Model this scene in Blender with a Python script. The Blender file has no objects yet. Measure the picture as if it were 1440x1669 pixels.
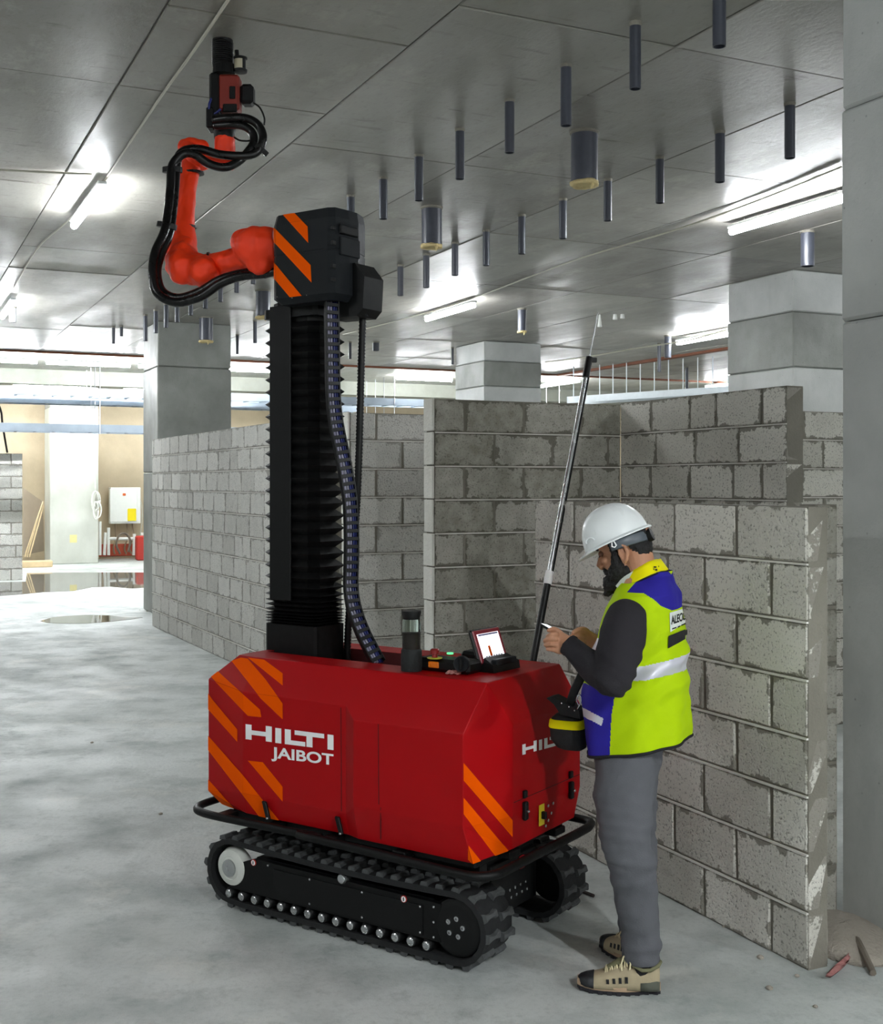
import bpy, bmesh, math, random
from mathutils import Vector, Matrix, noise as mnoise
V = Vector
random.seed(7)
sc = bpy.context.scene
C = sc.collection

# ------------------------------------------------------------------ camera
F = 1950.0          # focal length in pixels of the 1440 x 1669 frame
CX, HY, EYE = 720.0, 788.0, 1.75
cd = bpy.data.cameras.new('camera'); cam = bpy.data.objects.new('camera', cd); C.objects.link(cam)
cam.location = (0, 0, EYE); cam.rotation_euler = (math.pi/2, 0, 0)
cd.sensor_fit = 'AUTO'; cd.sensor_width = 36; cd.lens = F/1669*36
cd.shift_y = -(834.5-HY)/1669; cd.clip_start = .05; cd.clip_end = 200
sc.camera = cam
# ------------------------------------------------------------------ world and exposure
wd = bpy.data.worlds.new('world'); sc.world = wd; wd.use_nodes = True
wd.node_tree.nodes['Background'].inputs[0].default_value = (.8, .88, 1, 1)
wd.node_tree.nodes['Background'].inputs[1].default_value = .25
sc.view_settings.view_transform = 'Standard'; sc.view_settings.look = 'None'
sc.view_settings.gamma = 1; sc.view_settings.use_curve_mapping = False
sc.view_settings.exposure = 1.62
LAMP = 52.0         # emission strength of a fluorescent tube
FARLAMP = 100.0
NEARLAMP = 430.0

CEIL = 3.9
UX, UY = -.427, .904      # grid direction away from the camera, to the left
VX, VY = .904, .427       # grid direction to the right
def G(c, d, z=0.0): return V((c*VX+d*UX, c*VY+d*UY, z))
def P(px, py, Y): return V(((px-CX)/F*Y, Y, EYE-(py-HY)/F*Y))
def onz(px, py, z):
    Y = (EYE-z)*F/(py-HY); return V(((px-CX)/F*Y, Y, z))

# ------------------------------------------------------------------ materials
MATS = {}
def lin(c): return tuple(((x/12.92) if x <= .04045 else ((x+.055)/1.055)**2.4) for x in c)
def hexc(h): return lin(tuple(int(h[i:i+2], 16)/255 for i in (0, 2, 4)))
class NT:
    def __init__(s, name):
        s.m = bpy.data.materials.new(name); s.m.use_nodes = True; s.t = s.m.node_tree
        s.b = s.t.nodes['Principled BSDF']
    def n(s, k, **kw):
        nd = s.t.nodes.new(k)
        for a, v in kw.items():
            if a in ('inp',):
                for i, x in v.items(): nd.inputs[i].default_value = x
            else: setattr(nd, a, v)
        return nd
    def l(s, a, b): s.t.links.new(a, b)
def coords(t, space):
    if space == 'pos': return t.n('ShaderNodeNewGeometry').outputs['Position']
    return t.n('ShaderNodeTexCoord').outputs['Object' if space == 'obj' else 'Generated']
def ramp(t, src, lo, hi, a=0., b=1.):
    m = t.n('ShaderNodeMapRange'); m.inputs[1].default_value = lo; m.inputs[2].default_value = hi
    m.inputs[3].default_value = a; m.inputs[4].default_value = b; t.l(src, m.inputs[0]); return m.outputs[0]
def noi(t, co, scale, detail=4, rough=.55, vec_scale=None):
    if vec_scale:
        mp = t.n('ShaderNodeMapping'); mp.inputs['Scale'].default_value = vec_scale; t.l(co, mp.inputs[0]); co = mp.outputs[0]
    n = t.n('ShaderNodeTexNoise'); n.inputs['Scale'].default_value = scale; n.inputs['Detail'].default_value = detail
    n.inputs['Roughness'].default_value = rough; t.l(co, n.inputs['Vector']); return n.outputs[0]
def mixc(t, f, a, b, mode='MIX'):
    m = t.n('ShaderNodeMix', data_type='RGBA', blend_type=mode)
    if isinstance(f, (int, float)): m.inputs[0].default_value = f
    else: t.l(f, m.inputs[0])
    for v, i in ((a, 6), (b, 7)):
        if isinstance(v, tuple): m.inputs[i].default_value = (*v[:3], 1)
        else: t.l(v, m.inputs[i])
    return m.outputs[2]
def bump(t, h, strength=.3, dist=.01):
    b = t.n('ShaderNodeBump'); b.inputs['Strength'].default_value = strength; b.inputs['Distance'].default_value = dist
    t.l(h, b.inputs['Height']); t.l(b.outputs[0], t.b.inputs['Normal'])
def simple(name, col, rough=.5, metal=0., var=.12, scale=12., bmp=0., emit=None, spec=.5, bscale=60, coat=0):
    """a procedural finish: colour with soft noise variation in tone and gloss"""
    if name in MATS: return MATS[name]
    if isinstance(col, str): col = hexc(col)
    t = NT(name); co = coords(t, 'obj'); n = noi(t, co, scale)
    lo = tuple(x*(1-var) for x in col); hi = tuple(min(1, x*(1+var)) for x in col)
    t.l(mixc(t, n, lo, hi), t.b.inputs['Base Color'])
    t.l(ramp(t, n, .3, .7, max(0, rough-.07), min(1, rough+.07)), t.b.inputs['Roughness'])
    t.b.inputs['Metallic'].default_value = metal
    t.b.inputs['Specular IOR Level'].default_value = spec
    if coat: t.b.inputs['Coat Weight'].default_value = coat; t.b.inputs['Coat Roughness'].default_value = .15
    if emit is not None:
        t.b.inputs['Emission Color'].default_value = (*(emit[0]), 1); t.b.inputs['Emission Strength'].default_value = emit[1]
    if bmp: bump(t, noi(t, co, bscale, 5), bmp, .004)
    MATS[name] = t.m; return t.m
def concrete(name, base, dark, rough=.6, spots=.5, streak=None, bmp=.25, warm=None, spec=.5, rlo=None):
    t = NT(name); co = coords(t, 'pos')
    big = noi(t, co, .9, 5, .6); mid = noi(t, co, 5, 6, .65, streak); fine = noi(t, co, 60, 4, .6)
    c = mixc(t, ramp(t, big, .35, .68), hexc(dark), hexc(base))
    c = mixc(t, ramp(t, mid, .5, .8, 0, .55), c, hexc(dark))
    c = mixc(t, ramp(t, fine, .55, .8, 0, .25), c, hexc(dark))
    if warm: c = mixc(t, ramp(t, noi(t, co, .55, 3), .5, .7, 0, .6), c, hexc(warm))
    vo = t.n('ShaderNodeTexVoronoi'); vo.inputs['Scale'].default_value = 14; t.l(co, vo.inputs['Vector'])
    pit = ramp(t, vo.outputs['Distance'], .03, .09, spots, 0)
    c = mixc(t, pit, c, (.06, .055, .05))
    t.l(c, t.b.inputs['Base Color'])
    t.l(ramp(t, mid, .3, .75, rlo if rlo else rough-.15, rough+.12), t.b.inputs['Roughness'])
    t.b.inputs['Specular IOR Level'].default_value = spec
    a = t.n('ShaderNodeMath', operation='ADD'); t.l(mid, a.inputs[0]); t.l(fine, a.inputs[1])
    bump(t, a.outputs[0], bmp, .01)
    return t.m

M_floor = None
def floor_mat():
    t = NT('floor_concrete'); co = coords(t, 'pos')
    big = noi(t, co, .45, 5, .6); mid = noi(t, co, 2.2, 7, .62); fine = noi(t, co, 38, 5, .65); grain = noi(t, co, 220, 2)
    c = mixc(t, ramp(t, big, .38, .62), hexc('b6bbb8'), hexc('cfd3d1'))
    c = mixc(t, ramp(t, mid, .46, .74, 0, .75), c, hexc('8a9290'))
    c = mixc(t, ramp(t, noi(t, co, 5.5, 8, .72), .54, .70, 0, .45), c, hexc('747d7b'))
    c = mixc(t, ramp(t, noi(t, co, .8, 9, .7), .57, .60, 0, .22), c, hexc('6f7876'))
    c = mixc(t, ramp(t, noi(t, co, 1.3, 6, .7), .55, .66, 0, .5), c, hexc('d3d2cb'))
    c = mixc(t, ramp(t, fine, .5, .8, 0, .35), c, hexc('7f8886'))
    c = mixc(t, ramp(t, grain, .6, .8, 0, .3), c, hexc('6f7674'))
    t.l(c, t.b.inputs['Base Color'])
    t.l(ramp(t, mid, .3, .7, .42, .8), t.b.inputs['Roughness'])
    a = t.n('ShaderNodeMath', operation='ADD'); t.l(mid, a.inputs[0]); t.l(fine, a.inputs[1])
    bump(t, a.outputs[0], .35, .012); return t.m
def ceil_mat(name, base, dark, rl=.28):
    t = NT(name); co = coords(t, 'pos')
    mp = t.n('ShaderNodeMapping'); mp.inputs['Rotation'].default_value = (0, 0, -math.atan2(VY, VX)); t.l(co, mp.inputs[0]); co = mp.outputs[0]
    big = noi(t, co, .5, 4, .6); st = noi(t, co, 2.6, 7, .68, (1, .35, 1)); fine = noi(t, co, 30, 5, .7, (1, .5, 1))
    c = mixc(t, ramp(t, big, .35, .65), hexc(dark), hexc(base))
    c = mixc(t, ramp(t, st, .5, .72, 0, .5), c, hexc('77756b'))
    c = mixc(t, ramp(t, fine, .54, .72, 0, .6), c, hexc('55534a'))
    rs = t.n('ShaderNodeTexNoise'); rs.inputs['Scale'].default_value = 7; rs.inputs['Detail'].default_value = 6
    mp2 = t.n('ShaderNodeMapping'); mp2.inputs['Scale'].default_value = (.5, 2.2, 1); t.l(co, mp2.inputs[0]); t.l(mp2.outputs[0], rs.inputs['Vector'])
    c = mixc(t, ramp(t, rs.outputs[0], .63, .72, 0, .75), c, hexc('4b463c'))
    lt = noi(t, co, 1.7, 9, .75, (1, .6, 1)); c = mixc(t, ramp(t, lt, .56, .66, 0, .35), c, hexc('b4b1a6'))
    oi = t.n('ShaderNodeObjectInfo')
    c = mixc(t, ramp(t, oi.outputs['Random'], 0, 1, 0, .35), c, hexc('a3a399'))
    t.l(c, t.b.inputs['Base Color'])
    t.l(ramp(t, st, .3, .7, rl, rl+.25), t.b.inputs['Roughness'])
    a = t.n('ShaderNodeMath', operation='ADD'); t.l(st, a.inputs[0]); t.l(fine, a.inputs[1])
    bump(t, a.outputs[0], .10, .02); return t.m
def block_mat(name, c1, c2, mort):
    t = NT(name); co = coords(t, 'obj'); gen = coords(t, 'gen'); oi = t.n('ShaderNodeObjectInfo')
    ad = t.n('ShaderNodeVectorMath', operation='ADD'); t.l(co, ad.inputs[0])
    sc_ = t.n('ShaderNodeVectorMath', operation='SCALE'); sc_.inputs[3].default_value = 1
    cb = t.n('ShaderNodeCombineXYZ')
    for i, k in enumerate((37., 71., 13.)):
        m = t.n('ShaderNodeMath', operation='MULTIPLY'); m.inputs[1].default_value = k; t.l(oi.outputs['Random'], m.inputs[0]); t.l(m.outputs[0], cb.inputs[i])
    t.l(cb.outputs[0], ad.inputs[1]); co = ad.outputs[0]
    pit = noi(t, co, 95, 3, .6); mid = noi(t, co, 14, 5, .6); big = noi(t, co, 3.2, 3)
    c = mixc(t, ramp(t, oi.outputs['Random'], 0, 1), hexc(c1), hexc(c2))
    c = mixc(t, ramp(t, mid, .35, .75, 0, .35), c, hexc('e0ddd4'))
    c = mixc(t, ramp(t, big, .5, .75, 0, .35), c, hexc(c2))
    c = mixc(t, ramp(t, pit, .56, .66, 0, .62), c, hexc('5a5850'))
    # mortar smeared over the arrises: stains with a ragged outline of their own
    sx = t.n('ShaderNodeSeparateXYZ'); t.l(gen, sx.inputs[0])
    def edge(o, size):
        a = t.n('ShaderNodeMath', operation='SUBTRACT'); a.inputs[1].default_value = .5; t.l(o, a.inputs[0])
        b = t.n('ShaderNodeMath', operation='ABSOLUTE'); t.l(a.outputs[0], b.inputs[0])
        e = t.n('ShaderNodeMath', operation='SUBTRACT'); e.inputs[0].default_value = .5; t.l(b.outputs[0], e.inputs[1])
        f = t.n('ShaderNodeMath', operation='MULTIPLY'); f.inputs[1].default_value = size; t.l(e.outputs[0], f.inputs[0]); return f.outputs[0]
    mn = t.n('ShaderNodeMath', operation='MINIMUM'); t.l(edge(sx.outputs[0], .4), mn.inputs[0]); t.l(edge(sx.outputs[2], .2), mn.inputs[1])
    w = ramp(t, noi(t, co, 9, 4, .7), .35, .75, -.012, .05)
    df = t.n('ShaderNodeMath', operation='SUBTRACT'); t.l(w, df.inputs[0]); t.l(mn.outputs[0], df.inputs[1])
    c = mixc(t, ramp(t, df.outputs[0], 0, .006, 0, .85), c, hexc(mort))
    t.l(c, t.b.inputs['Base Color']); t.b.inputs['Roughness'].default_value = .9
    t.b.inputs['Specular IOR Level'].default_value = .25
    a = t.n('ShaderNodeMath', operation='SUBTRACT'); t.l(mid, a.inputs[0]); t.l(pit, a.inputs[1])
    bump(t, a.outputs[0], .7, .012); return t.m

M_floor = floor_mat()
M_ceil = ceil_mat('ceiling_concrete', '8a8680', '69655f')
M_ceil2 = ceil_mat('smooth_ceiling', 'bdbcb2', 'a9a79c', .35)
M_block = block_mat('lightweight_block', 'e2dfd7', 'b9b6ad', '7f7b71')
M_block2 = block_mat('pale_block', 'd2d1cc', 'b4b3ae', '999690')
M_blockd = block_mat('grey_block', 'aaa89e', '878579', '68655b')
M_mortar = concrete('mortar', '8a867b', '6c685e', .85, .2, bmp=.6)
M_bed_lit = concrete('lit_bed_mortar', 'eceae4', 'c9c6bd', .85, .05, bmp=.4)
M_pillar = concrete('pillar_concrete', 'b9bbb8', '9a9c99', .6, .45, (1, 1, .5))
M_pillar_d = concrete('dark_band_shade_concrete', '8e908b', '686a64', .6, .5, (1, 1, .5))
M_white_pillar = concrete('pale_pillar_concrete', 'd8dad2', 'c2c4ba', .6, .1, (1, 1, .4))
M_plaster = concrete('beige_plaster', 'cbbb9f', 'b5a68c', .8, .05, (1, 1, .6))
M_plaster2 = concrete('grey_plaster', '9b9c92', '85877d', .8, .1)
M_brick_red = simple('red_paint', 'a8452c', .7)

# ------------------------------------------------------------------ geometry kit
class MB:
    def __init__(s): s.v = []; s.f = []; s.mi = []
    def add(s, vs, fs, m=0):
        o = len(s.v); s.v += [V(x) for x in vs]; s.f += [tuple(i+o for i in f) for f in fs]; s.mi += [m]*len(fs); return s
    def box(s, c, ax, ay, az, m=0):
        """box from centre and three half-axis vectors"""
        c, ax, ay, az = V(c), V(ax), V(ay), V(az)
        vs = [c+ax*i+ay*j+az*k for k in (-1, 1) for j in (-1, 1) for i in (-1, 1)]
        fs = [(0, 2, 3, 1), (4, 5, 7, 6), (0, 1, 5, 4), (2, 6, 7, 3), (0, 4, 6, 2), (1, 3, 7, 5)]
        if ax.cross(ay).dot(az) < 0: fs = [f[::-1] for f in fs]
        return s.add(vs, fs, m)
    def bevbox(s, c, ax, ay, az, b, m=0):
        """chamfered box"""
        c = V(c); A = [V(ax), V(ay), V(az)]; L = [a.length for a in A]; U = [a.normalized() for a in A]
        vs = []; idx = {}
        for i in (-1, 1):
            for j in (-1, 1):
                for k in (-1, 1):
                    sg = (i, j, k)
                    for q in range(3):
                        p = c.copy()
                        for r in range(3): p += U[r]*sg[r]*(L[r] if r == q else L[r]-b)
                        idx[(sg, q)] = len(vs); vs.append(p)
        fs = []
        for q in range(3):
            r, t = (q+1) % 3, (q+2) % 3
            for sgn in (-1, 1):
                f = []
                for a, b2 in ((-1, -1), (1, -1), (1, 1), (-1, 1)):
                    sg = [0]*3; sg[q] = sgn; sg[r] = a; sg[t] = b2; f.append(idx[(tuple(sg), q)])
                fs.append(tuple(f) if sgn > 0 else tuple(f[::-1]))
                for s2 in (-1, 1):      # edge along t between faces q (sgn) and r (s2)
                    g = []
                    for e in (-1, 1):
                        sg = [0]*3; sg[q] = sgn; sg[r] = s2; sg[t] = e; g.append((idx[(tuple(sg), q)], idx[(tuple(sg), r)]))
                    fs.append((g[0][0], g[0][1], g[1][1], g[1][0]))
        for i in (-1, 1):
            for j in (-1, 1):
                for k in (-1, 1): fs.append(tuple(idx[((i, j, k), q)] for q in range(3)))
        cen = c
        out = []
        for f in fs:
            ps = [vs[i] for i in f]; n = (ps[1]-ps[0]).cross(ps[2]-ps[0]); m0 = sum(ps, V())/len(ps)
            out.append(f if n.dot(m0-cen) > 0 else f[::-1])
        return s.add(vs, out, m)
    def loft(s, rings, m=0, cap=True, close=True):
        n = len(rings[0]); o = len(s.v)
        for r in rings: s.v += [V(x) for x in r]
        fs = []
        for i in range(len(rings)-1):
            for j in range(n if close else n-1):
                a, b = o+i*n+j, o+i*n+(j+1) % n; fs.append((a, b, b+n, a+n))
        if cap: fs.append(tuple(range(o+n-1, o-1, -1))); fs.append(tuple(range(o+(len(rings)-1)*n, o+len(rings)*n)))
        s.f += fs; s.mi += [m]*len(fs); return s
    def tube(s, pts, r, n=10, m=0, cap=True, sec=None, up=None, round_=False):
        """tube through points; r number or list; sec (a,b) squash factors"""
        pts = [V(p) for p in pts]
        rs = r if isinstance(r, (list, tuple)) else [r]*len(pts)
        tang = []
        for i in range(len(pts)):
            a = pts[max(0, i-1)]; b = pts[min(len(pts)-1, i+1)]; tang.append((b-a).normalized())
        u = V(up) if up else (V((0, 0, 1)) if abs(tang[0].z) < .9 else V((1, 0, 0)))
        u = (u-tang[0]*u.dot(tang[0])).normalized(); rings = []
        P2 = list(zip(pts, rs, tang))
        if round_:
            head = []; tail = []
            for a in (80, 55, 30):
                ca, sa = math.cos(math.radians(a)), math.sin(math.radians(a))
                head.append((pts[0]-tang[0]*rs[0]*sa, rs[0]*ca, tang[0]))
                tail.insert(0, (pts[-1]+tang[-1]*rs[-1]*sa, rs[-1]*ca, tang[-1]))
            P2 = head+P2+tail
        for p, rr, t in P2:
            u = (u-t*u.dot(t)).normalized(); w = t.cross(u)
            ka, kb = sec if sec else (1, 1)
            rings.append([p+(u*math.cos(2*math.pi*j/n)*ka+w*math.sin(2*math.pi*j/n)*kb)*rr for j in range(n)])
        return s.loft(rings, m, cap)
    def cyl(s, a, b, r, n=16, m=0, r2=None): return s.tube([a, b], [r, r if r2 is None else r2], n, m)
    def ell(s, c, ax, ay, az, nu=16, nv=10, m=0):
        c, ax, ay, az = V(c), V(ax), V(ay), V(az); rings = []
        for i in range(nv+1):
            t = math.pi*(i/nv) if 0 < i < nv else (0.02 if i == 0 else math.pi-.02)
            rings.append([c-az*math.cos(t)+(ax*math.cos(2*math.pi*j/nu)+ay*math.sin(2*math.pi*j/nu))*math.sin(t) for j in range(nu)])
        return s.loft(rings, m)
    def lathe(s, c, axis, prof, n=24, m=0, cap=True):
        """prof: list of (radius, distance along axis)"""
        c = V(c); t = V(axis).normalized(); u = V((0, 0, 1)) if abs(t.z) < .9 else V((1, 0, 0))
        u = (u-t*u.dot(t)).normalized(); w = t.cross(u)
        return s.loft([[c+t*h+(u*math.cos(2*math.pi*j/n)+w*math.sin(2*math.pi*j/n))*max(r, 1e-4) for j in range(n)] for r, h in prof], m, cap)
    def prism(s, poly, off, m=0):
        """polygon (world points) extruded by vector off"""
        off = V(off); n = len(poly); a = [V(p) for p in poly]; b = [p+off for p in a]
        return s.add(a+b, [tuple(range(n-1, -1, -1)), tuple(range(n, 2*n))]+[(i, (i+1) % n, (i+1) % n+n, i+n) for i in range(n)], m)

def mesh_from(name, mb, mats, smooth=False, fix=True, org=None):
    me = bpy.data.meshes.new(name)
    o = V(org) if org is not None else V((0, 0, 0))
    me.from_pydata([tuple(v-o) for v in mb.v], [], mb.f)
    for m in mats: me.materials.append(m)
    if len(mats) > 1: me.polygons.foreach_set('material_index', mb.mi)
    if fix:
        bm = bmesh.new(); bm.from_mesh(me); bmesh.ops.recalc_face_normals(bm, faces=bm.faces); bm.to_mesh(me); bm.free()
    if smooth:
        me.polygons.foreach_set('use_smooth', [True]*len(me.polygons))
        if smooth is not True: me.set_sharp_from_angle(angle=math.radians(smooth))
    me.update(); return me
def props(o, label=None, cat=None, group=None, kind=None):
    if label: o['label'] = label
    if cat: o['category'] = cat
    if group: o['group'] = group
    if kind: o['kind'] = kind
    return o
WP = {}
def worldpos(o): return WP.get(o.name, V((0, 0, 0)))
def link(name, mb, mats, parent=None, smooth=False, **kw):
    """one mesh object from world-space geometry, origin at its base centre"""
    if not isinstance(mats, (list, tuple)): mats = [mats]
    lo = [min(v[i] for v in mb.v) for i in range(3)]; hi = [max(v[i] for v in mb.v) for i in range(3)]
    org = V(((lo[0]+hi[0])/2, (lo[1]+hi[1])/2, lo[2]))
    o = bpy.data.objects.new(name, mesh_from(name, mb, mats, smooth, org=org)); C.objects.link(o)
    place(o, org, parent); props(o, **kw); return o
def place(o, org, parent=None):
    WP[o.name] = V(org)
    if parent: o.parent = parent; o.location = V(org)-worldpos(parent)
    else: o.location = org
def empty(name, loc, label, cat, group=None, kind=None):
    o = bpy.data.objects.new(name, None); C.objects.link(o); o.empty_display_size = .1
    place(o, V(loc)); return props(o, label, cat, group, kind)
def inst(name, me, loc, parent=None, rz=0, **kw):
    o = bpy.data.objects.new(name, me); C.objects.link(o); place(o, V(loc), parent); o.rotation_euler = (0, 0, rz); props(o, **kw); return o
def bez(pts, n=8):
    """Catmull-Rom through points"""
    pts = [V(p) for p in pts]; q = [pts[0]*2-pts[1]]+pts+[pts[-1]*2-pts[-2]]; out = []
    for i in range(1, len(q)-2):
        for k in range(n):
            t = k/n; a, b, c, d = q[i-1], q[i], q[i+1], q[i+2]
            out.append(.5*((2*b)+(c-a)*t+(2*a-5*b+4*c-d)*t*t+(3*b-a-3*c+d)*t**3))
    out.append(pts[-1]); return out
def remeshed(name, mb, mat, parent, voxel, smooth=3, disp=None, **kw):
    """several closed shapes fused into one continuous skin"""
    me = mesh_from('tmp', mb, []); o = bpy.data.objects.new('tmp', me); C.objects.link(o)
    r = o.modifiers.new('r', 'REMESH'); r.mode = 'VOXEL'; r.voxel_size = voxel
    s = o.modifiers.new('s', 'SMOOTH'); s.iterations = smooth; s.factor = .5
    dg = bpy.context.evaluated_depsgraph_get(); dg.update()
    m2 = bpy.data.meshes.new_from_object(o.evaluated_get(dg)); bpy.data.objects.remove(o)
    mb2 = MB(); mb2.v = [v.co.copy() for v in m2.vertices]; mb2.f = [tuple(p.vertices) for p in m2.polygons]; mb2.mi = [0]*len(mb2.f)
    if disp:
        nr = [v.normal.copy() for v in m2.vertices]
        mb2.v = [p+n*disp(p) for p, n in zip(mb2.v, nr)]
    mats = mat if isinstance(mat, (list, tuple)) else [mat]
    cls = kw.pop('classify', None)
    if cls: mb2.mi = [cls(sum((mb2.v[i] for i in f), V())/len(f)) for f in mb2.f]
    bpy.data.meshes.remove(m2)
    return link(name, mb2, mats, parent, True, **kw)
Z = V((0, 0, 1))

# ================================================================== SETTING
def slab(name, c0, c1, d0, d1, z0, z1, mat, **kw):
    mb = MB(); poly = [G(c0, d0, z0), G(c1, d0, z0), G(c1, d1, z0), G(c0, d1, z0)]
    mb.prism(poly, (0, 0, z1-z0)); return link(name, mb, mat, **kw)
DFAR = 28.5
slab('floor', -12, 26, -8, DFAR+.3, -.2, 0, M_floor, kind='structure', label='pale blotchy concrete floor')
ceiling = slab('ceiling', -12, 26, -8, 20.35, CEIL+.012, CEIL+.3, M_ceil, kind='structure', label='cast concrete slab with formwork panel marks')
slab('ceiling', -12, 26, 20.41, DFAR+.3, CEIL, CEIL+.3, M_ceil2, kind='structure', label='smooth pale concrete slab beyond the timber joint strip')
# formwork panel imprints, each one a slightly proud piece of the slab
pm = {}
def panel_mesh(w, l):
    k = (round(w, 2), round(l, 2))
    if k not in pm:
        mb = MB(); ch = .005
        hw, hl = w/2-.0035, l/2-.0035
        q = lambda a, b, z: V((VX*a+UX*b, VY*a+UY*b, z))
        top = [q(-hw, -hl, .012), q(hw, -hl, .012), q(hw, hl, .012), q(-hw, hl, .012)]
        mid = [q(-hw, -hl, ch), q(hw, -hl, ch), q(hw, hl, ch), q(-hw, hl, ch)]
        hw -= ch; hl -= ch
        bot = [q(-hw, -hl, 0), q(hw, -hl, 0), q(hw, hl, 0), q(-hw, hl, 0)]
        mb.loft([bot, mid, top]); pm[k] = mesh_from('formwork_panel', mb, [M_ceil])
    return pm[k]
for k in range(-2, 12):
    c0 = 2.37+1.19*k
    if k in (-1,): ds = [2.98, 5.39, 6.58, 8.99, 11.4, 12.59, 15., 17.41, 20.33]
    elif k < -1: ds = [2.98, 4.2, 6.58, 8.99, 10.2, 12.59, 15., 17.41, 20.33]
    elif k < 2: ds = [2.43, 4.84, 7.24, 9.65, 12.06, 14.47, 16.88, 19.29, 20.33]
    else: ds = [2.0, 4.3, 6.7, 9.1, 11.5, 13.9, 16.3, 18.7, 20.33]
    for a, b in zip(ds, ds[1:]):
        inst('formwork_panel', panel_mesh(1.19, b-a), G(c0+.595, (a+b)/2, CEIL+random.choice((-.002, 0, .001, .003))), ceiling)
M_timber = simple('old_timber', '6b3b22', .8, var=.4, scale=4)
mb = MB(); mb.prism([G(-12, 20.35, CEIL-.03), G(26, 20.35, CEIL-.03), G(26, 20.41, CEIL-.03), G(-12, 20.41, CEIL-.03)], (0, 0, .3))
link('trim_1', mb, M_timber, kind='structure', label='dark brown timber strip left in the slab joint')
mb = MB(); mb.prism([G(12.1, 12, CEIL-.04), G(12.22, 12, CEIL-.04), G(12.22, 20.3, CEIL-.04), G(12.1, 20.3, CEIL-.04)], (0, 0, .05))
link('trim_2', mb, M_timber, kind='structure', label='brown timber strip under the slab to the right of the far pillar')
slab('wall_far', -12, 26, DFAR, DFAR+.3, 0, CEIL, M_plaster, kind='structure', label='beige plastered far wall')
slab('wall_left', -12.3, -12, -8, DFAR+.3, 0, CEIL, M_plaster2, kind='structure')
slab('wall_right', 26, 26.3, -8, DFAR+.3, 0, CEIL, M_plaster2, kind='structure')
slab('wall_near', -12.3, 26.3, -8.3, -8, 0, CEIL, M_plaster2, kind='structure')
slab('trim_3', -12, 26, 23.6, 23.95, 3.62, CEIL, M_plaster2, kind='structure', label='shallow grey concrete downstand beam')

# ---- block walls: every block is a piece of its wall
bcache = {}
def block_mesh(L, T, H, mat):
    k = (round(L, 2), round(T, 2), round(H, 3), mat.name, random.randint(0, 3))
    if k not in bcache:
        mb = MB(); mb.bevbox((0, 0, H/2), (L/2, 0, 0), (0, T/2, 0), (0, 0, H/2), .007)
        for v in mb.v: v += V((random.uniform(-.003, .003), random.uniform(-.0015, .0015), random.uniform(-.002, .002)))
        bcache[k] = mesh_from('block', mb, [mat])
    return bcache[k]
WALLS = []
def blockwall(x, y, dx, dy, length, side, label, thick=.115, H=.209, n=11, mat=None, bl=.4, kind='wall', first=None, top_extra=0, bed=True, mort=None):
    """wall from (x,y) along (dx,dy); side=+1/-1: thickness grows to the left/right of that direction"""
    mat = mat or M_block; mort = mort or M_mortar
    d = V((dx, dy, 0)).normalized(); nrm = V((-d.y, d.x, 0))*side; o = V((x, y, 0)); rz = math.atan2(d.y, d.x)
    w = empty('block_wall', o+d*length/2+nrm*thick/2, label, 'wall')
    cr = MB(); cr.box(o+d*length/2+nrm*thick/2+Z*(n*H/2-.004), d*(length/2-.006), nrm*(thick/2-.006), Z*(n*H/2-.004)); link('mortar', cr, mort, w)
    for i in range(n):
        s = 0.; k = 0
        while s < length-.03:
            L = bl
            if k == 0 and i % 2 == (1 if first else 0): L = bl*.5
            if random.random() < .1: L *= .62
            if length-s-L < .07: L = length-s
            L = min(L, length-s)
            L = round(L, 2) if L < length-s-.01 else L
            me = block_mesh(max(.03, L-.013), thick-.001, H-.011, mat)
            inst('block', me, o+d*(s+L/2)+nrm*(thick/2+random.uniform(-.0015, .0015))+Z*(i*H+.001), w, rz+random.uniform(-.003, .003))
            s += L; k += 1
        if bed and i:
            jb = MB(); jb.box(o+d*length/2+nrm*.002+Z*(i*H-.006), d*(length/2-.006), nrm*.0055, Z*.0035)  # mortar ledge, its near-white colour paints the lit ridge
            link('bed_joint', jb, M_bed_lit, w)
    WALLS.append(w); return w
blockwall(1.316, 4.29, UX, UY, 1.98, -1, 'low pale block wall in front of the concrete pillar, behind the man', n=8, H=.2092, thick=.1)
blockwall(1.495, 4.785, VX, VY, .125, 1, 'narrow block return between the low wall end and the nearest pillar', n=8, H=.2092, thick=.1, bl=.2, mat=M_blockd, bed=False)
blockwall(-.045, 7.3, VX, VY, 1.36, 1, 'tall grey block wall facing the camera with its light-whitened end beside the mast hose', H=.2068, thick=.125, mat=M_blockd, bl=.42)
blockwall(1.859, 6.44, UX, UY, 1.6, -1, 'tall speckled block wall running back to the dark corner behind the low wall', H=.2078, thick=.125)
blockwall(1.31, 7.94, VX, VY, 2.2, 1, 'block wall showing only between the speckled wall end and the nearest pillar', H=.2068)
blockwall(-.669, 8.70, VX, VY, 1.6, 1, 'block wall seen between the ribbed hose and the tall grey wall', H=.2068, mat=M_block2, bl=.42)
blockwall(-.864, 9.3, -.447, .895, 6.03, -1, 'long block wall running away left from the mast to the shade-darkened pillar', H=.2088, mat=M_block2, bl=.41)
blockwall(-7.6, 21.7, -VX, -VY, 3, -1, 'block wall at the left edge standing before the lit back area', mat=M_block2, bed=False)
M_lime = concrete('lit_end_white', 'f4f4ee', 'd0cec4', .85, .1, bmp=.8)

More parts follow.
